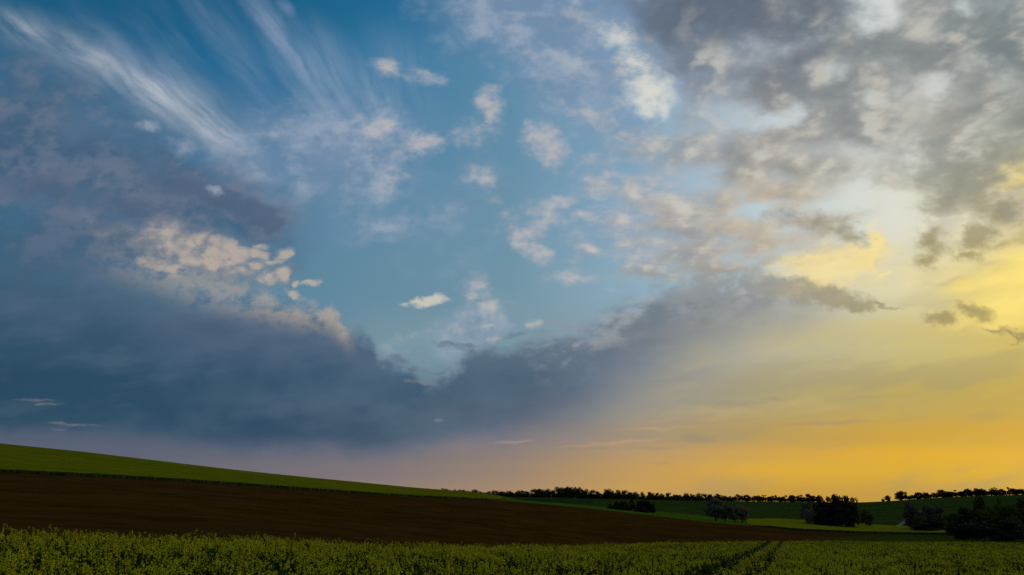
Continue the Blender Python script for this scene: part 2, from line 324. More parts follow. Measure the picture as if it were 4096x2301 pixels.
# the long dark bank -----------------------------------------------------
TOP = [(-0.7795, 0.3425), (-0.6942, 0.3198), (-0.5868, 0.3220), (-0.5092, 0.3063), (-0.3991, 0.2795), (-0.2905, 0.2542), (-0.2335, 0.2411), (-0.2210, 0.2249), (-0.1821, 0.2034), (-0.1678, 0.1754), (-0.1364, 0.1701), (-0.1049, 0.1540),
       (-0.0766, 0.1623), (-0.0562, 0.1833), (0.0010, 0.2034), (0.0588, 0.2141), (0.1064, 0.2292), (0.1281, 0.2498), (0.1657, 0.2607), (0.1987, 0.2828), (0.2471, 0.2895), (0.3277, 0.2939), (0.4077, 0.2906), (0.4540, 0.2740), (0.4910, 0.2503), (0.5861, 0.2313)]
BOT = [(-0.7290, 0.0831), (-0.6527, 0.0816), (-0.5512, 0.0806), (-0.4487, 0.0707), (-0.3464, 0.0578), (-0.2459, 0.0608), (-0.1851, 0.0529), (-0.1150, 0.0637), (0.0061, 0.0766), (0.0671, 0.0907), (0.1394, 0.1236), (0.2133, 0.1623), (0.3210, 0.2125), (0.4288, 0.2389), (0.4906, 0.2476), (0.5869, 0.2367)]
ub = u + (n_mid - 0.5) * 0.030
top_v = curve_of(ub, TOP, -0.85, 0.70)
bot_v = curve_of(u, BOT, -0.85, 0.70)
edge_n = (n_hi - 0.5) * 0.034 + (n_mid - 0.5) * 0.040
left = step(u, -0.2122, -0.5393)
right = step(u, -0.1180, 0.2042)
tdist = top_v - v + edge_n
dt = step(tdist, left * -0.06 - 0.008, left * 0.070 + right * 0.022 + 0.020)
db = step(v - bot_v + (n_mid - 0.5) * 0.022 + (n_hi - 0.5) * 0.008, right * -0.066 - 0.012, right * 0.050 + 0.020)
dbank = dt * db * step(u, 0.4818, 0.3629)
BANK = [
    (0.3198, [(-0.7751, (66, 90, 116)), (-0.6942, (72, 96, 122)), (-0.5207, (86, 102, 124)), (-0.3471, (98, 110, 130)), (-0.1736, (94, 112, 134)), (0.0000, (112, 126, 140)), (0.1143, (122, 132, 144)), (0.2221, (136, 142, 148)), (0.3471, (152, 150, 146)), (0.4646, (160, 154, 138)), (0.5455, (170, 160, 130))]),
    (0.2531, [(-0.7621, (56, 84, 110)), (-0.6826, (60, 88, 112)), (-0.5120, (68, 93, 117)), (-0.3413, (92, 106, 127)), (-0.1707, (88, 108, 130)), (0.0000, (106, 121, 137)), (0.1124, (114, 127, 141)), (0.2184, (126, 134, 142)), (0.3413, (146, 144, 137)), (0.4568, (150, 142, 120)), (0.5363, (170, 156, 110))]),
    (0.1992, [(-0.7516, (44, 76, 100)), (-0.6732, (48, 81, 105)), (-0.5049, (54, 83, 107)), (-0.3366, (70, 92, 116)), (-0.1683, (74, 96, 120)), (0.0000, (90, 107, 127)), (0.1108, (104, 118, 134)), (0.2153, (124, 130, 137)), (0.3366, (158, 150, 134)), (0.4506, (180, 166, 130)), (0.5290, (190, 172, 120))]),
    (0.1467, [(-0.7414, (36, 67, 90)), (-0.6641, (40, 73, 96)), (-0.4981, (44, 76, 99)), (-0.3320, (50, 80, 103)), (-0.1660, (62, 89, 112)), (0.0000, (74, 97, 118)), (0.1093, (98, 113, 130)), (0.2124, (128, 130, 134)), (0.3320, (168, 156, 128)), (0.4444, (180, 166, 120)), (0.5218, (190, 172, 110))]),
    (0.0957, [(-0.7315, (40, 71, 93)), (-0.6552, (44, 77, 98)), (-0.4914, (44, 76, 98)), (-0.3276, (48, 76, 99)), (-0.1638, (60, 85, 106)), (0.0000, (84, 98, 116)), (0.1078, (112, 116, 125)), (0.2096, (140, 134, 124)), (0.3276, (170, 154, 118)), (0.4385, (180, 166, 120)), (0.5148, (190, 172, 110))]),
    (0.0608, [(-0.7247, (60, 81, 102)), (-0.6491, (64, 85, 106)), (-0.4868, (62, 82, 105)), (-0.3245, (58, 80, 103)), (-0.1623, (72, 89, 110)), (0.0000, (98, 104, 118)), (0.1068, (120, 116, 122)), (0.2076, (140, 134, 124)), (0.3245, (170, 154, 118)), (0.4344, (180, 166, 120)), (0.5100, (190, 172, 110))]),
]
cb = colour_grid(BANK, u, v)
cb = mixc(step(n_low * 0.5 + n_mid * 0.5, 0.42, 0.64) * 0.09, cb, (134, 152, 172))
cb = mixc(step(n_mid + (n_hi - 0.5) * 0.3, 0.50, 0.72) * 0.08, cb, (40, 68, 90))
frag = noise(vec(u * 1.0 + v * 0.6, v * 2.2 - u * 0.5), 17.0, 5.0, 0.55)
cb = mixc(step(frag + (n_hi - 0.5) * 0.3, 0.47, 0.68) * step(u, -0.0535, 0.1348) * step(tdist, 0.085, 0.0) * 0.75, cb, (176, 178, 178))
cb = mixc(step(frag, 0.52, 0.36) * step(u, -0.0188, 0.1348) * step(tdist, 0.13, 0.02) * 0.35, cb, (98, 112, 126))
layers = noise(vec(u * 1.6 + v * 1.2, v * 7.0 - u * 1.0), 3.2, 5.0, 0.55)
cb = mixc(step(layers, 0.47, 0.68) * 0.11, cb, (112, 128, 148))
cb = mixc(step(layers, 0.48, 0.30) * 0.12, cb, (44, 70, 92))
rim = step(tdist, 0.052, 0.002) * step(u, -0.6087, -0.4303) * step(u, -0.1973, -0.2270) * step(n_hi * 0.5 + n_mid * 0.5, 0.34, 0.60)
cb = mixc(rim * 0.80, cb, (196, 180, 160))
sky = mixc(dbank * 0.97, sky, cb)
# ragged lighter tears and pinkish streaks low in the bank
qs = vmath('ADD', q, vmath('MULTIPLY', w_fine, (0.05, 0.007, 0.0)))
TEAR = [(-0.1175, 0.1457, 0.0206, 0.0036, -8, 0.9), (0.0799, 0.2195, 0.0231, 0.0070, 8, 0.9), (0.1108, 0.1981, 0.0366, 0.0043, 20, 0.6), (-0.1629, 0.1817, 0.0260, 0.0037, -10, 0.5), (-0.6027, 0.1175, 0.0205, 0.0025, -0, 0.9), (-0.6189, 0.1226, 0.0307, 0.0020, -0, 0.6), (-0.5631, 0.0922, 0.0356, 0.0025, -2, 0.9), (-0.5773, 0.0856, 0.0152, 0.0015, -0, 0.7), (-0.0906, 0.0967, 0.0092, 0.0025, 12, 0.8), (0.0589, 0.2259, 0.0211, 0.0043, 5, 0.9)]
ft = ellipses(qs, TEAR)
sky = mixc(step(ft + (n_hi - 0.5) * 1.4, -0.1, 0.9) * 0.36, sky, (150, 140, 146))
SHRED = [(-0.0824, 0.1928, 0.0261, 0.0048, -8), (-0.0564, 0.1939, 0.0209, 0.0037, 6, 0.9), (-0.1497, 0.1770, 0.0208, 0.0053, -10), (-0.1285, 0.1649, 0.0207, 0.0037, -14), (-0.0947, 0.1597, 0.0207, 0.0026, 4, 0.9), (0.0063, 0.2072, 0.0314, 0.0064, 14, 0.6)]
fsh = ellipses(qp, SHRED)
sky = mixc(step(fsh + (n_hi - 0.5) * 0.9, -0.1, 0.8) * 0.62, sky, (94, 112, 130))

# gold side: sunlit cirrus and small dark clouds ------------------------------
GOLD = [(0.4298, 0.2973, 0.1072, 0.0402, 10, 0.95), (0.4883, 0.3198, 0.0162, 0.0475, -14), (0.4048, 0.3141, 0.0700, 0.0147, 10, 0.75), (0.4957, 0.2878, 0.0214, 0.0039, 8, 0.9), (0.6446, 0.2668, 0.0904, 0.0341, 28), (0.6871, 0.2973, 0.0697, 0.0391, 30), (0.6091, 0.2778, 0.0480, 0.0144, 24, 0.8), (0.7057, 0.4362, 0.0444, 0.0240, 30, 0.4), (0.6660, 0.2367, 0.0686, 0.0325, 14, 0.9)]
fg = ellipses(qf, GOLD)
fib3 = noise(mapping(q, rot=24.0, scale=(0.25, 0.03, 1)), 1.0, 4.0, 0.55)
dg = step(fg + (n_hi - 0.5) * 0.4 + (fib3 - 0.5) * 1.0, -0.15, 0.75)
sky = mixc(dg * 0.85, sky, mixc(step(u, 0.4273, 0.6008), (246, 224, 158), (254, 228, 128)))
DARK = [(0.4102, 0.2629, 0.0797, 0.0198, -8), (0.4515, 0.2531, 0.0403, 0.0131, -14), (0.3527, 0.2740, 0.0746, 0.0177, -2, 0.9), (0.2895, 0.2834, 0.0801, 0.0189, 6, 0.8), (0.2507, 0.2613, 0.0690, 0.0154, -0, 0.8), (0.5720, 0.3357, 0.0227, 0.0274, -20, 0.8), (0.5605, 0.3113, 0.0215, 0.0146, -0, 0.6), (0.6373, 0.3483, 0.0304, 0.0321, -40, 0.9), (0.6156, 0.3198, 0.0248, 0.0147, -0, 0.8), (0.5729, 0.2313, 0.0316, 0.0119, 8, 0.9), (0.6137, 0.2395, 0.0317, 0.0152, -10, 0.9), (0.6359, 0.2141, 0.0262, 0.0070, -10, 0.6), (0.6801, 0.3830, 0.0274, 0.0257, -30, 0.7),
        (0.4219, 0.3644, 0.0251, 0.0185, 20, 0.7), (0.3834, 0.3725, 0.0492, 0.0151, -0, 0.5), (0.6133, 0.4123, 0.0662, 0.0296, 35, 0.8), (0.6763, 0.4603, 0.0670, 0.0303, 35, 0.7), (0.6610, 0.2072, 0.0314, 0.0053, -4, 0.8), (0.2345, 0.3483, 0.0597, 0.0172, -6, 0.5), (0.1884, 0.2917, 0.0428, 0.0089, -0, 0.5), (0.4625, 0.3483, 0.0271, 0.0206, -30, 0.6), (0.4880, 0.2476, 0.0318, 0.0044, -2, 0.7)]
fd = ellipses(qf, DARK)
dd = step(fd + (n_hi - 0.5) * 0.8 + (n_mid - 0.5) * 0.6, -0.12, 0.70)
cd = mixc(step(u, 0.2786, 0.5265), (146, 150, 152), mixc(step(v, 0.3198, 0.4123), (152, 139, 96), (146, 146, 132)))
sky = mixc(dd * 0.78, sky, cd)

# long low streaks over the sunset ---------------------------------------------
LOW = [(0.2387, 0.0732, 0.0334, 0.0075, -4), (0.0968, 0.0608, 0.0655, 0.0040, 2, 0.9), (0.1774, 0.0618, 0.0504, 0.0035, -0, 0.7), (0.2925, 0.1159, 0.0869, 0.0087, -2, 0.8), (0.4027, 0.0937, 0.1017, 0.0045, 2, 0.8), (0.3392, 0.1231, 0.0359, 0.0046, -0, 0.6), (0.0312, 0.0598, 0.0504, 0.0044, 4, 0.6), (0.1866, 0.0436, 0.0171, 0.0034, -0, 0.6), (0.4677, 0.1261, 0.1128, 0.0067, 4, 0.5), (0.1844, 0.1007, 0.0458, 0.0040, -0, 0.5)]
LOWB = [(0.1374, 0.0697, 0.0808, 0.0030, 4, 0.9), (0.1837, 0.0866, 0.0609, 0.0030, 2, 0.8), (0.0061, 0.0697, 0.0354, 0.0035, 6, 0.8), (0.0969, 0.0647, 0.0656, 0.0020, 3, 0.8), (0.2199, 0.0977, 0.0458, 0.0025, 4, 0.6)]
fl = ellipses(qs, LOW); flb = ellipses(qs, LOWB)
sky = mixc(step(fl + (n_mid - 0.5) * 0.8, 0.0, 0.9) * 0.42, sky, (146, 134, 116))
sky = mixc(step(flb + (n_mid - 0.5) * 0.8, 0.0, 0.9) * 0.38, sky, (202, 164, 122))
bands = noise(vec(u * 2.2 - v * 0.5, v * 9.0 - u * 1.3), 2.0, 5.0, 0.52)
bw = step(v, 0.40, 0.20) * step(u, 0.0307, 0.3034) * (1.0 - dbank * 0.8)
sky = mixc(step(bands, 0.50, 0.68) * bw * 0.30, sky, (150, 144, 118))
sky = mixc(step(bands, 0.48, 0.32) * bw * step(v, 0.05, 0.12) * 0.24, sky, (220, 190, 112))

def background(c):
    n = wt.nodes.new('ShaderNodeBackground')
    n.inputs['Strength'].default_value = SKY_STRENGTH
    wt.links.new(vmath('SCALE', c, scale=1.0 / SKY_STRENGTH).s, n.inputs['Color'])
    return n.outputs[0]


# sides and behind: the same air, dark unseen cloud added to dim the ground
rest = mixc(step(n_mid0, 0.30, 0.60) * 0.8, air, (80, 98, 118))
mix_sh = wt.nodes.new('ShaderNodeMixShader')
wt.links.new(front.s, mix_sh.inputs[0])
wt.links.new(background(rest), mix_sh.inputs[1])
wt.links.new(background(sky), mix_sh.inputs[2])
won = wt.nodes.new('ShaderNodeOutputWorld')
wt.links.new(mix_sh.outputs[0], won.inputs['Surface'])
world.cycles.sampling_method = 'MANUAL'
world.cycles.sample_map_resolution = 512

# ------------------------------------------------------------------ sun (low, behind the cloud sheet) and exposure
sun_data = bpy.data.lights.new('sun', 'SUN')
sun_data.energy = 0.2
sun_data.angle = math.radians(12.0)
sun_data.color = (1.0, 0.80, 0.50)
sun = bpy.data.objects.new('sun', sun_data)
col.objects.link(sun)
sd = Vector((math.sin(SUN_AZ) * math.cos(SUN_EL), math.cos(SUN_AZ) * math.cos(SUN_EL), math.sin(SUN_EL)))
sun.rotation_euler = sd.to_track_quat('Z', 'Y').to_euler()
sun.location = sd * 100.0

vs = scene.view_settings
vs.view_transform = 'Standard'
vs.look = 'None'
vs.exposure = 0.0
vs.gamma = 1.0
vs.use_curve_mapping = False

scene.cycles.use_adaptive_sampling = True
scene.cycles.adaptive_threshold = 0.006
scene.cycles.adaptive_min_samples = 12
scene.cycles.use_denoising = False
scene.cycles.max_bounces = 6
scene.cycles.diffuse_bounces = 3

# ================================================================== helpers
rng = np.random.default_rng(11)


def tag(o, label=None, cat=None, group=None, kind=None):
    if label: o['label'] = label
    if cat: o['category'] = cat
    if group: o['group'] = group
    if kind: o['kind'] = kind
    return o


def mesh_from(name, verts, faces, mat_index=None):
    """verts (n,3) array; faces list of equal-length index arrays (one per face size)"""
    me = bpy.data.meshes.new(name)
    verts = np.asarray(verts, dtype=np.float32)
    me.vertices.add(len(verts)); me.vertices.foreach_set('co', verts.ravel())
    groups = [np.asarray(f, dtype=np.int32) for f in faces if len(f)]
    loops = np.concatenate([g.ravel() for g in groups])
    sizes = np.concatenate([np.full(len(g), g.shape[1], dtype=np.int32) for g in groups])
    starts = np.concatenate([[0], np.cumsum(sizes)[:-1]]).astype(np.int32)
    me.loops.add(len(loops)); me.loops.foreach_set('vertex_index', loops)
    me.polygons.add(len(sizes)); me.polygons.foreach_set('loop_start', starts)
    if mat_index is not None: me.polygons.foreach_set('material_index', np.asarray(mat_index, dtype=np.int32))
    me.update(calc_edges=True)
    me.validate()
    return me


def obj(name, me, mats, parent=None):
    o = bpy.data.objects.new(name, me)
    for m in (mats if isinstance(mats, (list, tuple)) else [mats]):
        if len(me.materials) < (len(mats) if isinstance(mats, (list, tuple)) else 1): me.materials.append(m)
    col.objects.link(o)
    if parent is not None: o.parent = parent
    return o


def smooth(me):
    me.polygons.foreach_set('use_smooth', np.ones(len(me.polygons), dtype=bool)); me.update()


# ------------------------------------------------------------------ materials
def mat_base(name, rough=0.9, spec=0.2):
    m = bpy.data.materials.new(name); m.use_nodes = True
    nt = m.node_tree
    b = nt.nodes['Principled BSDF']
    b.inputs['Roughness'].default_value = rough
    b.inputs['Specular IOR Level'].default_value = spec
    return m, nt, b


def soil_material(name, c1, c2, scale=(0.02, 0.9, 1.0), fine=3.0, bump=0.6, streak=0.5, rot=0.0, rows=0.0, row_scale=0.1):
    """tilled earth or short crop: streaks along the drilling direction, fine speckle, relief"""
    m, nt, b = mat_base(name, 1.0, 0.0)
    tcn = nt.nodes.new('ShaderNodeTexCoord')
    mp = nt.nodes.new('ShaderNodeMapping'); mp.inputs['Scale'].default_value = scale; mp.inputs['Rotation'].default_value = (0, 0, rot)
    nt.links.new(tcn.outputs['Object'], mp.inputs['Vector'])
    n1 = nt.nodes.new('ShaderNodeTexNoise'); n1.inputs['Scale'].default_value = 1.0; n1.inputs['Detail'].default_value = 6; n1.inputs['Roughness'].default_value = 0.65
    nt.links.new(mp.outputs[0], n1.inputs['Vector'])
    n2 = nt.nodes.new('ShaderNodeTexNoise'); n2.inputs['Scale'].default_value = fine; n2.inputs['Detail'].default_value = 4
    nt.links.new(tcn.outputs['Object'], n2.inputs['Vector'])
    n3 = nt.nodes.new('ShaderNodeTexNoise'); n3.inputs['Scale'].default_value = 0.018; n3.inputs['Detail'].default_value = 3
    nt.links.new(tcn.outputs['Object'], n3.inputs['Vector'])
    ad = nt.nodes.new('ShaderNodeMath'); ad.operation = 'MULTIPLY_ADD'; ad.inputs[1].default_value = streak; ad.inputs[2].default_value = 0.0
    nt.links.new(n1.outputs['Fac'], ad.inputs[0])
    ad2 = nt.nodes.new('ShaderNodeMath'); ad2.operation = 'MULTIPLY_ADD'; ad2.inputs[1].default_value = 0.5
    nt.links.new(n2.outputs['Fac'], ad2.inputs[0]); nt.links.new(ad.outputs[0], ad2.inputs[2])
    ad3 = nt.nodes.new('ShaderNodeMath'); ad3.operation = 'MULTIPLY_ADD'; ad3.inputs[1].default_value = 0.5
    nt.links.new(n3.outputs['Fac'], ad3.inputs[0]); nt.links.new(ad2.outputs[0], ad3.inputs[2])
    if rows:                                                    # passes of the drill or harrow, a few metres apart
        wv = nt.nodes.new('ShaderNodeTexWave'); wv.bands_direction = 'Y'; wv.inputs['Scale'].default_value = row_scale
        wv.inputs['Distortion'].default_value = 1.5; wv.inputs['Detail'].default_value = 2.0; wv.inputs['Detail Scale'].default_value = 0.3
        rt = nt.nodes.new('ShaderNodeMapping'); rt.inputs['Rotation'].default_value = (0, 0, rot)
        nt.links.new(tcn.outputs['Object'], rt.inputs['Vector']); nt.links.new(rt.outputs[0], wv.inputs['Vector'])
        ad4 = nt.nodes.new('ShaderNodeMath'); ad4.operation = 'MULTIPLY_ADD'; ad4.inputs[1].default_value = rows
        nt.links.new(wv.outputs['Fac'], ad4.inputs[0]); nt.links.new(ad3.outputs[0], ad4.inputs[2])
        ad3 = ad4
    mr = nt.nodes.new('ShaderNodeMapRange')
    mid = 0.5 * (streak + 1.0 + rows)
    mr.inputs['From Min'].default_value = mid - 0.28; mr.inputs['From Max'].default_value = mid + 0.28
    nt.links.new(ad3.outputs[0], mr.inputs['Value'])
    mx = nt.nodes.new('ShaderNodeMix'); mx.data_type = 'RGBA'
    mx.inputs[6].default_value = c1 + (1,); mx.inputs[7].default_value = c2 + (1,)
    nt.links.new(mr.outputs[0], mx.inputs[0])
    nt.links.new(mx.outputs[2], b.inputs['Base Color'])
    bp = nt.nodes.new('ShaderNodeBump'); bp.inputs['Strength'].default_value = bump; bp.inputs['Distance'].default_value = 0.15
    nt.links.new(ad2.outputs[0], bp.inputs['Height']); nt.links.new(bp.outputs[0], b.inputs['Normal'])
    return m


def leaf_material(name, c1, c2, transl=0.25, scale=1.2):
    """foliage: colour varies from clump to clump and from tree to tree; light passes through the blades"""
    m, nt, b = mat_base(name, 0.7, 0.12)
    out = nt.nodes['Material Output']
    oi = nt.nodes.new('ShaderNodeObjectInfo')
    tcn = nt.nodes.new('ShaderNodeNewGeometry')
    n1 = nt.nodes.new('ShaderNodeTexNoise'); n1.inputs['Scale'].default_value = scale; n1.inputs['Detail'].default_value = 3
    nt.links.new(tcn.outputs['Position'], n1.inputs['Vector'])
    ad = nt.nodes.new('ShaderNodeMath'); ad.operation = 'MULTIPLY_ADD'; ad.inputs[1].default_value = 0.5
    nt.links.new(oi.outputs['Random'], ad.inputs[0]); nt.links.new(n1.outputs['Fac'], ad.inputs[2])
    mr = nt.nodes.new('ShaderNodeMapRange'); mr.inputs['From Min'].default_value = 0.45; mr.inputs['From Max'].default_value = 1.05
    nt.links.new(ad.outputs[0], mr.inputs['Value'])
    mx = nt.nodes.new('ShaderNodeMix'); mx.data_type = 'RGBA'
    mx.inputs[6].default_value = c1 + (1,); mx.inputs[7].default_value = c2 + (1,)
    nt.links.new(mr.outputs[0], mx.inputs[0])
    nt.links.new(mx.outputs[2], b.inputs['Base Color'])
    tr = nt.nodes.new('ShaderNodeBsdfTranslucent'); nt.links.new(mx.outputs[2], tr.inputs['Color'])
    ms = nt.nodes.new('ShaderNodeMixShader'); ms.inputs[0].default_value = transl
    nt.links.new(b.outputs[0], ms.inputs[1]); nt.links.new(tr.outputs[0], ms.inputs[2])
    nt.links.new(ms.outputs[0], out.inputs['Surface'])
    return m


M = {}
M['plough'] = soil_material('ploughed_soil', (0.042, 0.0180, 0.0034), (0.090, 0.0400, 0.0085), scale=(0.005, 0.10, 1.0), fine=0.35, bump=1.0, streak=1.3, rot=0.10, rows=0.07, row_scale=0.030)
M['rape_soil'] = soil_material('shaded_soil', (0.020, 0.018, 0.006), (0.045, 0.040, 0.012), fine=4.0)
M['young_crop'] = soil_material('green_crop', (0.115, 0.128, 0.004), (0.205, 0.190, 0.006), scale=(0.010, 0.05, 1.0), fine=0.45, bump=1.0, streak=0.9, rot=0.35, rows=0.14, row_scale=0.022)
M['yellow_crop'] = soil_material('flowering_crop', (0.145, 0.145, 0.004), (0.25, 0.22, 0.008), scale=(0.05, 0.20, 1.0), fine=1.0, bump=1.0, streak=0.5)
M['verge'] = soil_material('grass_verge', (0.050, 0.095, 0.006), (0.090, 0.150, 0.011), fine=1.5, bump=1.0)
M['far_green'] = soil_material('far_cereal', (0.024, 0.044, 0.007), (0.048, 0.072, 0.012), scale=(0.004, 0.02, 1.0), fine=0.12, bump=0.4, streak=0.9, rot=-0.3, rows=0.2, row_scale=0.010)
M['far_teal'] = soil_material('far_cereal_dark', (0.016, 0.036, 0.010), (0.032, 0.058, 0.017), scale=(0.004, 0.02, 1.0), fine=0.12, bump=0.4, streak=0.9, rot=-0.3, rows=0.2, row_scale=0.010)
M['strip'] = soil_material('low_crop', (0.026, 0.040, 0.004), (0.052, 0.068, 0.009), fine=0.8, bump=0.8)
M['country'] = soil_material('distant_fields', (0.020, 0.040, 0.010), (0.050, 0.060, 0.015), scale=(0.004, 0.01, 1), fine=0.05, bump=0.2)
M['gravel'] = soil_material('pale_gravel', (0.13, 0.125, 0.14), (0.22, 0.21, 0.23), fine=3.0)
M['bark'] = soil_material('bark', (0.020, 0.016, 0.012), (0.050, 0.040, 0.030), scale=(3, 3, 0.6), fine=6.0)
M['leaf_far'] = leaf_material('skyline_leaves', (0.022, 0.030, 0.011), (0.058, 0.066, 0.018), 0.32, 0.12)
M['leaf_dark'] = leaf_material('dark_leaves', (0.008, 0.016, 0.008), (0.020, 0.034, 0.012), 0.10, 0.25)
M['leaf_bush'] = leaf_material('bush_leaves', (0.022, 0.032, 0.003), (0.085, 0.092, 0.008), 0.20, 0.25)
M['blossom'] = leaf_material('pale_blossom', (0.060, 0.062, 0.026), (0.185, 0.160, 0.100), 0.25, 0.30)
M['blossom_dim'] = leaf_material('dull_blossom', (0.040, 0.042, 0.018), (0.120, 0.105, 0.066), 0.25, 0.30)
M['needle'] = leaf_material('spruce_needles', (0.005, 0.011, 0.006), (0.014, 0.024, 0.010), 0.05, 0.3)
M['hedge'] = leaf_material('hedge_leaves', (0.008, 0.013, 0.006), (0.022, 0.030, 0.010), 0.08, 0.2)
M['petal'] = leaf_material('rape_petals', (0.46, 0.43, 0.007), (0.70, 0.62, 0.018), 0.30, 6.0)
M['rape_leaf'] = leaf_material('rape_leaves', (0.017, 0.034, 0.001), (0.048, 0.072, 0.002), 0.18, 5.0)
M['edge_leaf'] = leaf_material('crop_edge_leaves', (0.018, 0.036, 0.003), (0.060, 0.085, 0.006), 0.15, 2.0)
M['feather'] = soil_material('dark_feathers', (0.012, 0.012, 0.014), (0.03, 0.03, 0.03), fine=30.0)

# ================================================================== terrain
# lines of the land as (x, y, z) points seen from the camera spot; z = 0 is eye level
CROP = 1.10
LINES = {
    'near': [(-6.94, 8.50, -0.76), (-5.61, 9.00, -0.81), (-3.45, 11.00, -0.99), (0.00, 14.00, -1.25), (5.92, 20.00, -1.79), (14.95, 24.00, -2.15), (20.70, 25.00, -2.24)],
    'rape_edge': [(-21.55, 26.00, -0.92), (-17.71, 28.00, -0.98), (-15.03, 31.00, -1.14), (-12.14, 36.00, -1.46), (-9.56, 40.00, -1.79), (-6.34, 45.00, -2.25), (-2.28, 53.00, -2.85), (3.66, 67.00, -3.63), (10.75, 84.00, -4.43), (24.40, 108.00, -5.40), (42.09, 130.00, -6.38), (65.85, 140.00, -7.00), (94.42, 150.00, -7.78), (129.63, 155.00, -8.25)],
    'dip': [(-48.09, 58.00, -1.95), (-39.23, 62.00, -2.06), (-32.50, 67.00, -2.35), (-26.32, 78.00, -3.03), (-20.56, 86.00, -3.70), (-13.67, 97.00, -4.67), (-4.82, 112.00, -5.81), (7.39, 135.00, -7.06), (20.49, 160.00, -8.15), (42.94, 190.00, -9.23), (69.64, 215.00, -10.25), (107.29, 228.00, -11.08), (147.99, 235.00, -11.75), (200.82, 240.00, -12.33)],
    'plough_edge': [(-143.85, 170.00, 6.99), (-122.37, 190.00, 6.05), (-105.07, 197.00, 5.31), (-87.52, 207.00, 4.38), (-68.63, 228.00, 3.06), (-56.97, 245.00, 2.11), (-32.37, 285.00, 0.41), (-4.83, 325.00, -0.70), (18.39, 332.00, -2.53), (35.09, 335.00, -4.15), (51.56, 335.00, -6.06), (67.38, 332.00, -7.73), (82.10, 326.00, -9.28), (92.31, 320.00, -10.16), (108.63, 311.00, -11.77), (127.60, 302.00, -12.42), (146.77, 296.00, -12.59), (160.80, 290.00, -12.61), (179.74, 285.00, -12.79), (234.59, 280.00, -13.09)],
    'crest': [(-265.54, 310.00, 26.86), (-214.60, 330.00, 22.34), (-182.80, 340.00, 19.32), (-151.03, 355.00, 15.63), (-116.80, 372.00, 11.66), (-79.70, 392.00, 7.54), (-46.89, 412.00, 3.75), (-16.50, 432.00, 1.24), (-5.65, 438.00, 0.00), (6.85, 432.00, -1.24), (23.56, 425.00, -2.64), (44.01, 420.00, -4.41), (63.91, 415.00, -6.52), (83.26, 410.00, -8.58), (97.84, 404.00, -10.36), (115.50, 400.00, -11.20), (131.57, 398.00, -11.14), (150.81, 390.00, -12.57), (176.20, 372.00, -14.78), (189.19, 352.00, -14.97), (208.20, 330.00, -14.35), (268.25, 320.00, -14.36)],
    'ridge': [(-884.97, 1050.00, 27.82), (-673.93, 1050.00, 20.19), (-348.65, 1020.00, 8.31), (-68.46, 1000.00, 2.87), (5.95, 1000.00, 2.15), (59.29, 980.00, 1.41), (98.51, 960.00, 0.00), (224.02, 950.00, -2.27), (355.63, 950.00, -3.86), (383.21, 900.00, -4.08), (396.96, 860.00, -2.88), (427.71, 820.00, 0.59), (461.24, 800.00, 2.68), (498.67, 780.00, 3.73), (646.42, 760.00, 6.19)],
}


def sample_line(name, az):
    """distance and height of a line of the land for every bearing; behind the camera the two ends are joined smoothly"""
    p = np.array(LINES[name]); a = np.arctan2(p[:, 0], p[:, 1]); r = np.hypot(p[:, 0], p[:, 1])
    a = np.concatenate([[a[-1] - 2 * np.pi + 0.9], a, [a[0] + 2 * np.pi - 0.9]])
    r = np.concatenate([[r[-1]], r, [r[0]]]); z = np.concatenate([[p[-1, 2]], p[:, 2], [p[0, 2]]])
    return np.interp(az, a, r, period=None), np.interp(az, a, z)


AZ = np.concatenate([np.linspace(-180, -46, 34, endpoint=False), np.linspace(-46, 46, 369), np.linspace(46, 180, 34 + 1)[1:]])
AZ = np.radians(AZ)
nA = len(AZ)


def soften(a, w=4):
    k = np.ones(2 * w + 1) / (2 * w + 1)
    return np.convolve(np.pad(a, w, mode='wrap'), k, mode='valid')


prof = []   # (distance, height) per bearing for each line, near to far
rn, zn = sample_line('near', AZ); re_, ze = sample_line('rape_edge', AZ); rd, zd = sample_line('dip', AZ)
rp, zp = sample_line('plough_edge', AZ); rc, zc = sample_line('crest', AZ); rr, zr = sample_line('ridge', AZ)
right_side = np.interp(AZ, [-0.0129, 0.0059], [0.0, 1.0])      # right of the hill the crest line is bare ground
yellow_side = np.interp(AZ, [0.2736, 0.2984], [0.0, 1.0])
crop_on_crest = np.maximum(1.0 - right_side, yellow_side) * 0.9
prof.append((np.full(nA, 1.0), np.full(nA, -1.92)))
prof.append((rn, zn - CROP))
prof.append((re_, ze - CROP))
prof.append((rd, zd))
prof.append((rp, zp))
prof.append((rc, zc - crop_on_crest))
# behind the crest the left hill rounds over; on the right the valley floor runs on to the far slope
back_r = rc + np.where(right_side > 0.5, 60.0, 120.0)
back_z = (zc - crop_on_crest) + np.where(right_side > 0.5, -0.2, 0.0) + (1.0 - right_side) * 3.0 + right_side * (zr - zc) * 0.10
prof.append((back_r, back_z))
prof.append((rr, zr))
prof.append((rr + 350.0, zr - 6.0))
prof.append((np.full(nA, 3500.0), np.full(nA, -30.0) + np.maximum(zr, 0) * 0.2))
prof.append((np.full(nA, 12000.0), np.full(nA, -110.0)))
prof = [(soften(a, 3), soften(b, 3)) for a, b in prof]
PR = np.array([p[0] for p in prof]); PZ = np.array([p[1] for p in prof])      # (lines, bearings)
SUB = [10, 24, 24, 40, 40, 12, 40, 8, 10, 6]                                   # rows between consecutive lines


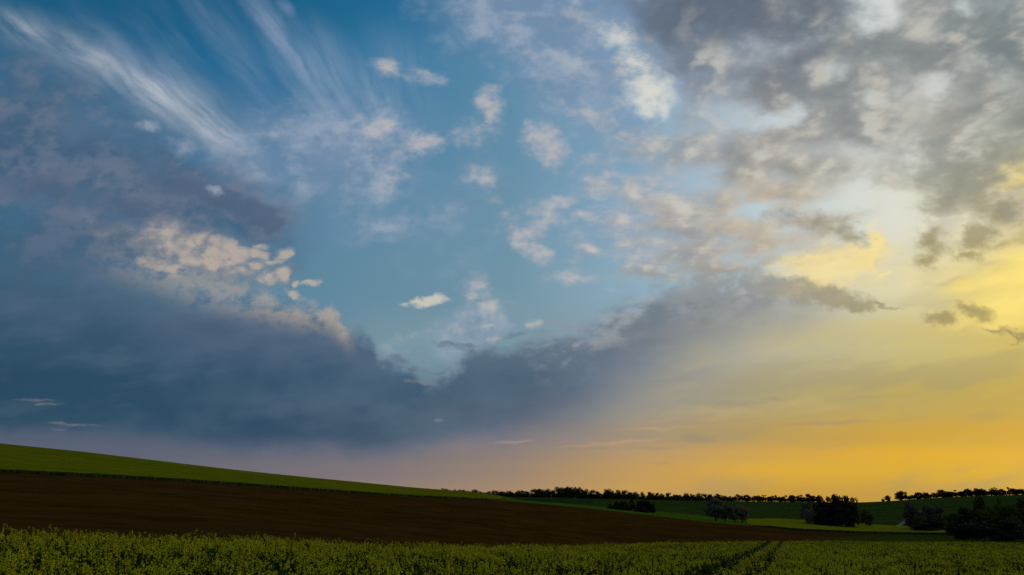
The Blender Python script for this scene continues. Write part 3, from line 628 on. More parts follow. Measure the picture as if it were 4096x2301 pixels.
def hermite(PR, PZ, seg, t):
    """monotone cubic through the profile of every bearing"""
    h = np.diff(PR, axis=0); d = np.diff(PZ, axis=0) / h
    m = np.zeros_like(PZ)
    m[1:-1] = np.where(d[:-1] * d[1:] > 0, 2 * d[:-1] * d[1:] / (d[:-1] + d[1:] + 1e-12 * np.sign(d[:-1] + d[1:] + 1e-30)), 0.0)
    m[0] = d[0]; m[-1] = d[-1]
    hh = h[seg]
    return ((2 * t**3 - 3 * t**2 + 1) * PZ[seg] + (t**3 - 2 * t**2 + t) * hh * m[seg]
            + (-2 * t**3 + 3 * t**2) * PZ[seg + 1] + (t**3 - t**2) * hh * m[seg + 1])


rows_r, rows_z, row_seg = [], [], []
for sgi, ns_ in enumerate(SUB):
    for k in range(ns_):
        t = k / ns_
        rows_r.append(PR[sgi] * (1 - t) + PR[sgi + 1] * t); rows_z.append(hermite(PR, PZ, sgi, t)); row_seg.append(sgi)
rows_r.append(PR[-1]); rows_z.append(PZ[-1])
RR, ZZ = np.array(rows_r), np.array(rows_z)
# gentle natural unevenness, never enough to hide a line of the land
XX, YY = RR * np.sin(AZ), RR * np.cos(AZ)
ZZ = ZZ + 0.03 * np.sin(XX * 0.31 + 1.3) * np.sin(YY * 0.23) * np.clip(RR / 30, 0, 1)


def ground_z(x, y):
    """height of the land at (x, y)"""
    a = math.atan2(x, y); r = math.hypot(x, y)
    f = np.interp(a, AZ, np.arange(nA)); i = int(min(f, nA - 2)); t = f - i
    return float((1 - t) * np.interp(r, RR[:, i], ZZ[:, i]) + t * np.interp(r, RR[:, i + 1], ZZ[:, i + 1]))


def ground_patch(name, segs, az0, az1, mat, lift=0.0, bumpy=0.0, cut=None, side=0):
    """the part of the land between two lines and two bearings, as its own field"""
    js = [j for j in range(nA) if az0 - 1e-9 <= AZ[j] <= az1 + 1e-9]
    ks = [k for k, s_ in enumerate(row_seg) if s_ in segs]; ks.append(ks[-1] + 1)
    x, y, z = XX[np.ix_(ks, js)], YY[np.ix_(ks, js)], ZZ[np.ix_(ks, js)] + lift
    if bumpy: z = z + bumpy * (rng.random(z.shape) - 0.5)
    nk, nj = len(ks), len(js)
    idx = np.arange(nk * nj).reshape(nk, nj)
    quads = np.stack([idx[:-1, :-1], idx[:-1, 1:], idx[1:, 1:], idx[1:, :-1]], axis=-1).reshape(-1, 4)[:, ::-1]
    if cut is not None:                                         # a slanting field boundary, from bearing cut[0] to cut[1]
        kk, jj = np.divmod(np.arange(len(quads)), nj - 1)
        lim = cut[0] + (cut[1] - cut[0]) * (kk / (nk - 1)) ** 1.5
        quads = quads[(AZ[js][jj] < lim) if side == 0 else (AZ[js][jj] >= lim)]
    me = mesh_from(name, np.stack([x, y, z], axis=-1).reshape(-1, 3), [quads])
    smooth(me)
    o = obj(name, me, mat)
    tag(o, kind='structure')
    return o, (x, y, z)


PI = math.pi
def snap(a): return float(AZ[np.argmin(np.abs(AZ - math.atan(a)))])


a_end_left = snap(-0.0129); a_yel = snap(0.2895); a_far = snap(0.1011)
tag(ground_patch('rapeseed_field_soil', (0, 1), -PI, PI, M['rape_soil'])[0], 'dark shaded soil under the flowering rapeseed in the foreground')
tag(ground_patch('ploughed_field', (2, 3), -PI, PI, M['plough'], cut=(snap(0.3480), snap(0.4818)), side=0)[0], 'bare dark brown ploughed field sloping up behind the rapeseed')
tag(ground_patch('green_strip', (2, 3), -PI, PI, M['strip'], cut=(snap(0.3480), snap(0.4818)), side=1)[0], 'dark green strip of low crop at the right end of the ploughed field')
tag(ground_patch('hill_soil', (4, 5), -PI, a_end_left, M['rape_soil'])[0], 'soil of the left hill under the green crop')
tag(ground_patch('grass_verge', (4, 5), a_end_left, a_yel, M['verge'])[0], 'thin bright grass verge along the far edge of the ploughed field')
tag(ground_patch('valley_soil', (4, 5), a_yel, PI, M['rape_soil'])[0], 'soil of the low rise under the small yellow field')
tag(ground_patch('far_cereal_field', (6,), a_far, PI, M['far_green'])[0], 'dark green far field rising to the tree line')
tag(ground_patch('far_teal_field', (6,), -PI, a_far, M['far_teal'])[0], 'darker teal green far field beside the brown slope')
tag(ground_patch('distant_country', (7, 8, 9), -PI, PI, M['country'])[0], 'low distant country beyond the ridge')


def crop_sheet(name, az0, az1, mat, side_mat, height, label):
    """a standing crop: uneven top, cut edge along the ploughed land"""
    js = [j for j in range(nA) if az0 - 1e-9 <= AZ[j] <= az1 + 1e-9]
    az = np.linspace(AZ[js[0]], AZ[js[-1]], (len(js) - 1) * 3 + 1)
    ks = [k for k, s_ in enumerate(row_seg) if s_ in (4, 5)]; ks.append(ks[-1] + 1)
    kf = np.linspace(0, len(ks) - 1, (len(ks) - 1) * 3 + 1)
    def fine(A):
        B = np.array([np.interp(az, AZ[js], A[k, js]) for k in ks])
        return np.array([[np.interp(f, np.arange(len(ks)), B[:, j]) for f in kf] for j in range(len(az))]).T
    r, z = fine(RR), fine(ZZ)
    r[0] += 0.25 * (rng.random(r.shape[1]) - 0.5)
    x, y = r * np.sin(az), r * np.cos(az)
    taper = np.minimum(1.0, np.minimum(np.arange(len(az)), np.arange(len(az))[::-1]) / 16.0)
    if az0 < -1: taper = np.minimum(1.0, np.arange(len(az))[::-1] / 10.0)
    zt = z + height * taper + 0.16 * height * (rng.random(z.shape) - 0.5) * taper
    nk, nj = x.shape
    v_top = np.stack([x, y, zt], axis=-1).reshape(-1, 3)
    v_bot = np.stack([x[0], y[0], z[0] - 0.05], axis=-1)
    idx = np.arange(nk * nj).reshape(nk, nj)
    q = np.stack([idx[:-1, :-1], idx[:-1, 1:], idx[1:, 1:], idx[1:, :-1]], axis=-1).reshape(-1, 4)[:, ::-1]
    low = nk * nj + np.arange(nj)
    wall = np.stack([low[:-1], low[1:], idx[0, 1:], idx[0, :-1]], axis=-1)[:, ::-1]
    me = mesh_from(name, np.concatenate([v_top, v_bot]), [q, wall], [0] * len(q) + [1] * len(wall))
    o = bpy.data.objects.new(name, me); me.materials.append(mat); me.materials.append(side_mat)
    col.objects.link(o)
    tag(o, label, 'crop', kind='stuff')
    return x, y, z


hill_xyz = crop_sheet('green_crop', -PI, a_end_left, M['young_crop'], M['edge_leaf'], 0.85, 'green standing crop on the left hill above the ploughed field')
yel_xyz = crop_sheet('yellow_rapeseed', a_yel, snap(0.5711), M['yellow_crop'], M['edge_leaf'], 0.85, 'small yellow flowering field on the low rise at right')

# ================================================================== flowering rapeseed, foreground
def quad_cloud(centres, normals, su, sv):
    """little four-cornered blades: centre, facing and half sizes"""
    n = len(centres)
    nrm = normals / (np.linalg.norm(normals, axis=1, keepdims=True) + 1e-9)
    ref = rng.normal(size=(n, 3)); a = np.cross(nrm, ref); a /= (np.linalg.norm(a, axis=1, keepdims=True) + 1e-9)
    b = np.cross(nrm, a)
    a = a * np.reshape(su, (-1, 1)); b = b * np.reshape(sv, (-1, 1))
    vv = np.stack([centres - a - b, centres + a - b, centres + a + b, centres - a + b], axis=1).reshape(-1, 3)
    return vv, np.arange(4 * n).reshape(n, 4)


def strip(p0, p1, w):
    """a thin stalk of two crossed blades"""
    p0, p1 = np.asarray(p0, float), np.asarray(p1, float)
    out = []
    for d in (np.array([1.0, 0, 0]), np.array([0, 1.0, 0])):
        out.append(np.array([p0 - d * w, p0 + d * w, p1 + d * w * 0.5, p1 - d * w * 0.5]))
    return np.concatenate(out)


def rape_plant(seed, flower=1.0):
    r = np.random.default_rng(seed)
    V, F, MI = [], [], []
    base = 0
    def add(vv, mi):
        nonlocal base
        n = len(vv) // 4
        V.append(vv); F.append(np.arange(4 * n).reshape(n, 4) + base); MI.extend([mi] * n); base += len(vv)
    H = 1.0
    add(strip((0, 0, 0), (0.01, 0.0, H * 0.92), 0.005), 1)
    nb = r.integers(1, 4)
    tips = [(np.array([0.01, 0, H * 0.90]), 1.0)]
    for k in range(nb):
        a = r.uniform(0, 2 * np.pi); z0 = r.uniform(0.42, 0.72) * H; L = r.uniform(0.10, 0.24)
        tip = np.array([math.cos(a) * L, math.sin(a) * L, min(z0 + r.uniform(0.16, 0.34), H * 0.97)])
        add(strip((0.008, 0, z0), tip, 0.003), 1)
        tips.append((tip, r.uniform(0.6, 1.0)))
    for tip, k in tips:
        n = int(13 * k * flower)
        ang = r.uniform(0, 2 * np.pi, n); hh = r.uniform(-0.060, 0.045, n); rad = 0.008 + 0.026 * k * np.clip(1 - np.abs(hh + 0.02) / 0.08, 0.1, 1) * r.uniform(0.6, 1.2, n)
        c = tip + np.stack([np.cos(ang) * rad, np.sin(ang) * rad, hh], axis=1)
        nn = np.stack([np.cos(ang), np.sin(ang), r.uniform(0.1, 1.2, n)], axis=1) + r.normal(0, 0.3, (n, 3))
        if n:
            vv, _ = quad_cloud(c, nn, r.uniform(0.008, 0.012, n), r.uniform(0.007, 0.010, n))
            add(vv, 0)
        m = 5                                                  # buds and pods
        ang = r.uniform(0, 2 * np.pi, m); c = tip + np.stack([np.cos(ang) * 0.03, np.sin(ang) * 0.03, r.uniform(-0.20, -0.08, m)], axis=1)
        vv, _ = quad_cloud(c, r.normal(size=(m, 3)), np.full(m, 0.026), np.full(m, 0.004))
        add(vv, 1)
    m = 22                                                     # leaves
    ang = r.uniform(0, 2 * np.pi, m); zz = r.uniform(0.12, 0.70, m); rad = r.uniform(0.05, 0.17, m)
    c = np.stack([np.cos(ang) * rad, np.sin(ang) * rad, zz], axis=1)
    vv, _ = quad_cloud(c, np.stack([np.cos(ang) * 0.6, np.sin(ang) * 0.6, np.ones(m)], axis=1) + r.normal(0, 0.4, (m, 3)), r.uniform(0.05, 0.10, m), r.uniform(0.02, 0.04, m))
    add(vv, 1)
    me = mesh_from('rapeseed_plant', np.concatenate(V), [np.concatenate(F)], MI)
    return me


def scatter(name, pts, rot, scl, var, meshes, label, cat, seedname):
    """many plants on the ground as one mass"""
    coll = bpy.data.collections.new(seedname)
    for i, (me, mats) in enumerate(meshes):
        for m in mats:
            if len(me.materials) < len(mats): me.materials.append(m)
        coll.objects.link(bpy.data.objects.new('%s_%02d' % (seedname, i), me))
    me = bpy.data.meshes.new(name)
    me.vertices.add(len(pts)); me.vertices.foreach_set('co', np.asarray(pts, dtype=np.float32).ravel())
    for nm, kind_, data in (('turn', 'FLOAT', rot), ('size', 'FLOAT', scl), ('form', 'INT', var)):
        at = me.attributes.new(nm, kind_, 'POINT')
        at.data.foreach_set('value', np.asarray(data, dtype=np.float32 if kind_ == 'FLOAT' else np.int32))
    o = bpy.data.objects.new(name, me); col.objects.link(o)
    ng = bpy.data.node_groups.new(name, 'GeometryNodeTree')
    ng.interface.new_socket('Geometry', in_out='INPUT', socket_type='NodeSocketGeometry')
    ng.interface.new_socket('Geometry', in_out='OUTPUT', socket_type='NodeSocketGeometry')
    gi, go = ng.nodes.new('NodeGroupInput'), ng.nodes.new('NodeGroupOutput')
    ip = ng.nodes.new('GeometryNodeInstanceOnPoints'); ci = ng.nodes.new('GeometryNodeCollectionInfo')
    ci.inputs['Collection'].default_value = coll
    ci.inputs['Separate Children'].default_value = True; ci.inputs['Reset Children'].default_value = True
    def attr(nm, t):
        n = ng.nodes.new('GeometryNodeInputNamedAttribute'); n.data_type = t; n.inputs['Name'].default_value = nm
        return n.outputs['Attribute']
    cx = ng.nodes.new('ShaderNodeCombineXYZ'); er = ng.nodes.new('FunctionNodeEulerToRotation')
    ng.links.new(attr('turn', 'FLOAT'), cx.inputs[2]); ng.links.new(cx.outputs[0], er.inputs[0])
    ng.links.new(gi.outputs[0], ip.inputs['Points']); ng.links.new(ci.outputs[0], ip.inputs['Instance'])
    ip.inputs['Pick Instance'].default_value = True
    ng.links.new(attr('form', 'INT'), ip.inputs['Instance Index'])
    ng.links.new(er.outputs[0], ip.inputs['Rotation']); ng.links.new(attr('size', 'FLOAT'), ip.inputs['Scale'])
    ng.links.new(ip.outputs[0], go.inputs[0])
    md = o.modifiers.new('plants', 'NODES'); md.node_group = ng
    tag(o, label, cat, kind='stuff')
    return o


rape_meshes = [(rape_plant(100 + i, 1.0 if i < 8 else 0.0), [M['petal'], M['rape_leaf']]) for i in range(12)]
TRACKS = [((0.2065, -0.0896), 19.0, (0.3174, -0.0495), 130.0, 0.46), ((0.2834, -0.0896), 19.8, (0.3320, -0.0495), 130.0, 0.26)]   # wheel tracks through the crop


def near_track(x, y):
    out = np.zeros(len(x), bool)
    for (u0, _), d0, (u1, _), d1, wide in TRACKS:
        ax, ay, bx, by = u0 * d0, d0, u1 * d1, d1
        L = math.hypot(bx - ax, by - ay); nx, ny = -(by - ay) / L, (bx - ax) / L
        out |= (np.abs((x - ax) * nx + (y - ay) * ny) < wide) & (y > 3)
    return out


pts = []
edge_r = RR[row_seg.index(2)]
def rape_area(r0, r1, dens):
    half = math.radians(75 if r1 < 61 else 50)                 # the crop runs on well past both sides of the view
    n = int(dens * half * (r1 * r1 - r0 * r0))
    a = rng.uniform(-half, half, n); r = np.sqrt(rng.uniform(r0 * r0, r1 * r1, n))
    keep = r < np.interp(a, AZ, edge_r) - 0.2
    a, r = a[keep], r[keep]
    return np.sin(a) * r, np.cos(a) * r
xs, ys = [], []
for r0, r1, dens in ((4.0, 32.0, 21.0), (32.0, 60.0, 15.0), (60.0, 110.0, 9.0), (110.0, 175.0, 6.0)):
    x, y = rape_area(r0, r1, dens); xs.append(x); ys.append(y)
x, y = np.concatenate(xs), np.concatenate(ys)
keep = ~near_track(x, y)
x, y = x[keep], y[keep]
# heights by bearing and distance in one go
ai = np.interp(np.arctan2(x, y), AZ, np.arange(nA)).round().astype(int)
rad = np.hypot(x, y)
z = np.empty(len(x))
for j in np.unique(ai):
    mm = ai == j
    z[mm] = np.interp(rad[mm], RR[:, j], ZZ[:, j])
patchy = 0.5 + 0.5 * np.sin(x * 0.37 + 1.7 * np.sin(y * 0.21)) * np.sin(y * 0.33 + 0.9)
hgt = rng.normal(1.02, 0.075, len(x)) + 0.08 * (patchy - 0.5)
bloom = rng.random(len(x)) < 0.18 + 0.34 * patchy + 0.06 * np.clip((rad - 25.0) / 40.0, 0, 1)
hgt[bloom] *= 1.07
tall = bloom & (rng.random(len(x)) < 0.08)
hgt[tall] += rng.uniform(0.06, 0.24, tall.sum())
scatter('rapeseed_crop', np.stack([x, y, z - 0.02], axis=1), rng.uniform(0, 6.28, len(x)), hgt, np.where(bloom, rng.integers(0, 8, len(x)), rng.integers(8, 12, len(x))), rape_meshes,
        'flowering yellow rapeseed filling the foreground field', 'crop', 'rapeseed_plant')
N_RAPE = len(x)

# plants along the cut edge of the two far crops
edge_meshes = [(rape_plant(200 + i, 0.25), [M['petal'], M['edge_leaf']]) for i in range(4)]
for (ex, ey, ez), nm, lab, stepn in ((hill_xyz, 'crop_edge', 'ragged dark edge of the green crop along the ploughed field', 9), (yel_xyz, 'crop_edge', 'ragged dark edge of the small yellow field', 9)):
    px_, py_, pz_ = [], [], []
    front = (ey[0] > 40)
    xa, ya, za = ex[0][front], ey[0][front], ez[0][front]
    L = np.concatenate([[0], np.cumsum(np.hypot(np.diff(xa), np.diff(ya)))])
    n = int(L[-1] * 7)
    s_ = rng.uniform(0, L[-1], n); off = rng.uniform(-0.25, 0.5, n)
    qx, qy, qz = np.interp(s_, L, xa), np.interp(s_, L, ya), np.interp(s_, L, za)
    rq = np.hypot(qx, qy)
    scatter(nm, np.stack([qx * (1 + off / rq), qy * (1 + off / rq), qz], axis=1), rng.uniform(0, 6.28, n), rng.normal(0.95, 0.09, n), rng.integers(0, 4, n), edge_meshes, lab, 'crop', 'edge_plant')

# ================================================================== trees
def crown_mesh(kind, seed, n_leaves, leaf):
    """unit crown (width 1, height 0..1): clumps of leaf blades with gaps between"""
    r = np.random.default_rng(seed)
    if kind == 'round':
        nc = 34
        d = r.normal(size=(nc, 3)); d /= np.linalg.norm(d, axis=1, keepdims=True)
        rad = r.uniform(0.35, 1.0, nc) ** 0.6
        c = d * rad[:, None] * np.array([0.36, 0.36, 0.40]) + np.array([0, 0, 0.52])
        cr = r.uniform(0.09, 0.17, nc)
    elif kind == 'open':
        nc = 20
        d = r.normal(size=(nc, 3)); d /= np.linalg.norm(d, axis=1, keepdims=True)
        rad = r.uniform(0.5, 1.0, nc)
        c = d * rad[:, None] * np.array([0.40, 0.40, 0.36]) + np.array([0, 0, 0.55])
        cr = r.uniform(0.07, 0.13, nc)
    elif kind == 'bush':
        nc = 40
        d = r.normal(size=(nc, 3)); d /= np.linalg.norm(d, axis=1, keepdims=True); d[:, 2] = np.abs(d[:, 2])
        rad = r.uniform(0.3, 1.0, nc) ** 0.6
        c = d * rad[:, None] * np.array([0.40, 0.40, 0.78]) + np.array([0, 0, 0.08])
        cr = r.uniform(0.09, 0.18, nc)
    elif kind == 'column':
        nc = 36
        zc = r.uniform(0.10, 0.95, nc); a = r.uniform(0, 6.28, nc)
        rr_ = 0.36 * np.sqrt(np.clip(1 - ((zc - 0.45) / 0.56) ** 2, 0.02, 1)) * r.uniform(0.3, 1.0, nc)
        c = np.stack([np.cos(a) * rr_, np.sin(a) * rr_, zc], axis=1); cr = r.uniform(0.09, 0.16, nc)
    else:   # spruce: whorls of drooping boughs
        nc = 90
        zc = 0.06 + 0.94 * r.random(nc) ** 1.25; a = r.uniform(0, 6.28, nc)
        reach = (1.02 - zc) * 0.48 * r.uniform(0.55, 1.0, nc)
        c = np.stack([np.cos(a) * reach, np.sin(a) * reach, zc - 0.04 * reach], axis=1); cr = 0.03 + 0.07 * (1.05 - zc)
    wgt = cr ** 2; wgt /= wgt.sum()
    pick = r.choice(nc, n_leaves, p=wgt)
    dd = r.normal(size=(n_leaves, 3)); dd /= np.linalg.norm(dd, axis=1, keepdims=True)
    pos = c[pick] + dd * (cr[pick] * r.uniform(0.25, 1.0, n_leaves) ** 0.5)[:, None] * np.array([1.15, 1.15, 0.85])
    pos[:, 2] = np.clip(pos[:, 2], 0.02, 1.02)
    nn = dd + r.normal(0, 0.7, (n_leaves, 3)) + np.array([0, 0, 0.3])
    vv, ff = quad_cloud(pos, nn, leaf * r.uniform(0.7, 1.4, n_leaves), leaf * r.uniform(0.45, 0.9, n_leaves))
    top = vv[:, 2].max(); w = np.abs(vv[:, :2]).max()
    vv[:, 2] /= top; vv[:, :2] *= 0.5 / w
    return mesh_from('crown', vv, [ff]), c


def tube(p0, p1, r0, r1, n=6):
    p0, p1 = np.asarray(p0, float), np.asarray(p1, float)
    d = p1 - p0; d /= np.linalg.norm(d); a = np.cross(d, [0.3, 0.9, 0.1]); a /= np.linalg.norm(a); b = np.cross(d, a)
    th = np.linspace(0, 2 * np.pi, n, endpoint=False)
    ring = np.outer(np.cos(th), a) + np.outer(np.sin(th), b)
    v_ = np.concatenate([p0 + ring * r0, p1 + ring * r1])
    i = np.arange(n); j = (i + 1) % n
    return v_, np.stack([i, j, j + n, i + n], axis=1)


def trunk_mesh(kind, seed, clumps):
    r = np.random.default_rng(seed + 5000)
    V, F, base = [], [], 0
    thick = {'round': 0.035, 'open': 0.024, 'bush': 0.02, 'column': 0.03, 'spruce': 0.025}[kind]
    topz = {'round': 0.55, 'open': 0.60, 'bush': 0.35, 'column': 0.8, 'spruce': 0.95}[kind]
    knee = np.array([r.normal(0, 0.012), r.normal(0, 0.012), topz * 0.5]); top = np.array([r.normal(0, 0.02), r.normal(0, 0.02), topz])
    segs = [((0, 0, -0.04), knee, thick, thick * 0.75), (knee, top, thick * 0.75, thick * 0.3)]
    for k in r.choice(len(clumps), min(7, len(clumps)), replace=False):
        t = r.uniform(0.2, 0.9); st = knee * (1 - t) + top * t
        if kind != 'spruce': segs.append((st, clumps[k], thick * 0.4, thick * 0.12))
    for s_ in segs:
        v_, f_ = tube(*s_); V.append(v_); F.append(f_ + base); base += len(v_)
    return mesh_from('trunk', np.concatenate(V), [np.concatenate(F)])


FORMS = {}
for kind, seeds, n_leaves, leaf in (('round', 7, 2400, 0.026), ('open', 5, 1100, 0.026), ('bush', 5, 3600, 0.020), ('column', 3, 2600, 0.022), ('spruce', 4, 3000, 0.020)):
    FORMS[kind] = []
    for sd_ in range(seeds):
        cme, cl = crown_mesh(kind, 40 + sd_ * 7, n_leaves, leaf)
        FORMS[kind].append((cme, trunk_mesh(kind, sd_, cl)))
FORMS['fine'] = []
for sd_ in range(5):
    cme, cl = crown_mesh('round', 300 + sd_, 5200, 0.018)
    FORMS['fine'].append((cme, trunk_mesh('round', 30 + sd_, cl)))
FORMS['fineopen'] = []
for sd_ in range(3):
    cme, cl = crown_mesh('open', 400 + sd_, 3000, 0.017)
    FORMS['fineopen'].append((cme, trunk_mesh('open', 60 + sd_, cl)))
_mesh_mat = {}
_count = [0]


def with_mat(me, m):
    """one mesh per form and foliage colour, shared by every tree that uses it"""
    key = (me.name, m.name)
    if key not in _mesh_mat:
        c = me.copy(); c.materials.clear(); c.materials.append(m); _mesh_mat[key] = c
    return _mesh_mat[key]


def tree(name, place, form, leafmat, label, cat='tree', group=None, sink=0.0):
    """place: x, y, height of the top above eye level, width"""
    x, y, ztop, w = place
    if y > 700: sink = 1.3                                     # far off, the foot stands in rough grass below the field line
    gz = ground_z(x, y) - sink
    h = (ztop - gz) * (1.12 if y > 700 else 1.06); w = w * (1.28 if y < 700 else 1.5)
    _count[0] += 1
    cme, tme = FORMS[form][_count[0] % len(FORMS[form])]
    e = bpy.data.objects.new(name, None); e.empty_display_size = 0.5
    col.objects.link(e)
    e.location = (x, y, gz); e.scale = (w, w, h); e.rotation_euler = (0, 0, (_count[0] * 2.399) % 6.283)
    t = bpy.data.objects.new('trunk', with_mat(tme, M['bark'])); col.objects.link(t); t.parent = e
    c = bpy.data.objects.new('crown', with_mat(cme, leafmat)); col.objects.link(c); c.parent = e
    tag(e, label, cat, group)
    return e


ORD = ['first', 'second', 'third', 'fourth', 'fifth', 'sixth', 'seventh', 'eighth', 'ninth', 'tenth', 'eleventh', 'twelfth', 'thirteenth', 'fourteenth', 'fifteenth', 'sixteenth']
# wood along the skyline, left part -------------------------------------------------
WOOD = [(-106.3, 990.0, 10.92, 10.83), (-94.0, 990.0, 9.97, 11.81), (-82.7, 990.0, 10.92, 11.81), (-72.8, 990.0, 9.49, 10.83), (-62.2, 985.0, 9.45, 11.75), (-53.8, 985.0, 8.03, 9.79), (-46.5, 985.0, 9.68, 9.79), (-38.2, 985.0, 7.55, 8.81), (-29.8, 985.0, 7.55, 9.79), (-21.5, 985.0, 8.50, 9.79),
        (-11.3, 985.0, 7.55, 10.76), (-4.4, 985.0, 8.03, 7.83), (0.5, 985.0, 7.08, 6.85), (7.3, 985.0, 8.50, 8.81), (12.2, 980.0, 8.46, 7.79), (19.0, 980.0, 7.51, 9.74), (48.2, 970.0, 8.84, 9.64), (82.6, 960.0, 11.28, 10.50), (89.2, 960.0, 9.67, 9.54), (96.4, 960.0, 8.74, 8.59),
        (102.0, 955.0, 7.32, 8.54), (113.5, 955.0, 9.62, 12.34), (120.0, 955.0, 7.78, 8.54), (127.2, 955.0, 8.70, 10.44), (134.3, 955.0, 8.24, 9.49), (140.4, 955.0, 6.41, 9.49), (146.6, 955.0, 6.41, 9.49), (166.5, 950.0, 5.00, 9.43), (178.2, 950.0, 4.55, 8.49), (185.4, 950.0, 5.46, 7.55), (193.3, 950.0, 3.64, 8.49), (198.9, 950.0, 3.18, 7.54)]
for w_ in WOOD:
    tree('skyline_tree', (w_[0], w_[1], w_[2] + 0.9, w_[3]), 'bush', M['leaf_far'], 'dark round tree merged into the dense wood along the far skyline', group='trees of the skyline wood')
# a second, lower row closes the gaps under the crowns
for k in range(len(WOOD) - 1):
    a, b = WOOD[k], WOOD[k + 1]
    for t in (0.3, 0.72):
        x_, y_ = a[0] * (1 - t) + b[0] * t, a[1] * (1 - t) + b[1] * t - 6
        g_ = ground_z(x_, y_)
        tp = (a[2] * (1 - t) + b[2] * t)
        tree('understorey_shrub', (x_, y_, g_ + (tp - g_) * rng.uniform(0.55, 0.75), rng.uniform(8, 11)), 'bush', M['leaf_far'], 'low dark shrub filling the foot of the skyline wood', 'shrub', 'shrubs under the skyline wood')
for k, w_ in enumerate(((27.5, 970.0, 10.70, 9.65), (31.8, 970.0, 11.17, 8.68), (37.6, 970.0, 10.47, 8.68), (42.4, 970.0, 10.93, 7.72))):
    tree('skyline_tree', w_, 'bush', M['leaf_far'], ORD[k] + ' feathery taller tree from the left beside the tallest skyline clump', group='feathery clump on the skyline')
for k, w_ in enumerate(((54.5, 960.0, 13.13, 11.46), (59.9, 955.0, 12.37, 9.50), (64.8, 958.0, 12.87, 10.49), (69.9, 955.0, 13.06, 11.40), (75.3, 958.0, 12.41, 9.53))):
    tree('skyline_tree', w_, 'bush', M['leaf_far'], ORD[k] + ' tree from the left in the tallest bushy clump on the skyline', group='tallest clump on the skyline')
for w_, l_ in (((154.6, 952.0, 7.30, 7.57), 'pointed tree poking above the wood over the conifer clump, left of two'), ((163.6, 952.0, 7.30, 6.62), 'pointed tree poking above the wood over the conifer clump, right of two'), ((172.6, 952.0, 6.39, 6.62), 'small round tree poking above the skyline right of the two pointed ones')):
    tree('skyline_tree', w_, 'bush', M['leaf_far'], l_)
# hedgerow trees further right, sky showing between them ------------------------------
ROW = [(206.0, 945.0, 5.88, 8.45), (211.6, 945.0, 4.98, 7.51), (219.6, 945.0, 5.88, 9.38), (226.6, 945.0, 5.20, 8.44), (233.6, 945.0, 4.75, 8.44), (241.3, 940.0, 5.18, 8.40), (247.2, 940.0, 3.60, 7.46), (254.6, 940.0, 2.70, 7.46)]
for k, w_ in enumerate(ROW):
    tree('hedgerow_tree', w_, 'bush', M['leaf_far'], ORD[k] + ' dark tree from the left in the closed skyline row behind the blossom trees', group='closed skyline row behind the blossom trees')
ROW2 = [(260.2, 940.0, 2.25, 5.60), (265.9, 938.0, 4.49, 7.45), (274.2, 938.0, 4.04, 7.91), (283.9, 938.0, 2.92, 6.52), (289.5, 938.0, 3.37, 6.05), (294.6, 938.0, 3.59, 6.52), (302.0, 938.0, 2.24, 6.05), (307.2, 938.0, 3.37, 6.52), (312.9, 936.0, 1.79, 5.57), (319.1, 936.0, 3.14, 6.50)]
for k, w_ in enumerate(ROW2):
    tree('hedgerow_tree', w_, 'open' if k % 2 else 'round', M['leaf_far'], ORD[k] + ' small tree from the left in the loose skyline row before the black tree block', group='loose skyline row')
for w_, l_ in (((327.0, 936.0, 3.58, 8.36), 'round skyline tree, leftmost of the three bigger ones beside the dark tree block'), ((336.8, 936.0, 3.81, 8.83), 'round skyline tree, middle of the three bigger ones beside the dark tree block'), ((345.7, 936.0, 4.93, 8.36), 'round skyline tree, tallest and nearest to the dark tree block'), ((350.8, 934.0, 3.13, 5.56), 'small skyline tree touching the top left of the dark tree block')):
    tree('hedgerow_tree', w_, 'round', M['leaf_far'], l_)


def hedge(name, pts_, height, width, label, group=None):
    """a run of hedge: leaf clumps along a line, standing on the ground"""
    P_ = np.array(pts_); L = np.concatenate([[0], np.cumsum(np.hypot(*np.diff(P_, axis=0).T))])
    n = int(L[-1] * 95)
    s_ = rng.uniform(0, L[-1], n)
    x_, y_ = np.interp(s_, L, P_[:, 0]), np.interp(s_, L, P_[:, 1])
    line_z = np.array([ground_z(a, b) for a, b in zip(np.interp(np.linspace(0, L[-1], 60), L, P_[:, 0]), np.interp(np.linspace(0, L[-1], 60), L, P_[:, 1]))])
    z_ = np.interp(s_, np.linspace(0, L[-1], 60), line_z)
    top = height * (0.75 + 0.35 * np.sin(s_ * 0.9) * np.sin(s_ * 0.23 + 1) + 0.2 * rng.random(n))
    c = np.stack([x_ + rng.normal(0, width * 0.3, n), y_ + rng.normal(0, width * 0.3, n), z_ + top * rng.random(n) ** 0.7], axis=1)
    vv, ff = quad_cloud(c, rng.normal(size=(n, 3)), rng.uniform(0.18, 0.40, n), rng.uniform(0.12, 0.28, n))
    o = obj(name, mesh_from(name, vv, [ff]), M['hedge'])
    tag(o, label, 'hedge', group)
    return o


hedge('hedge', [(165.8, 951.0, -3.18, 0.47)[:2], (222.5, 944.0, -3.16, 0.47)[:2], (284.0, 937.0, -3.13, 0.46)[:2], (357.1, 934.0, -3.12, 0.46)[:2]], 4.8, 2.4, 'low dark hedge under the skyline trees in the middle')
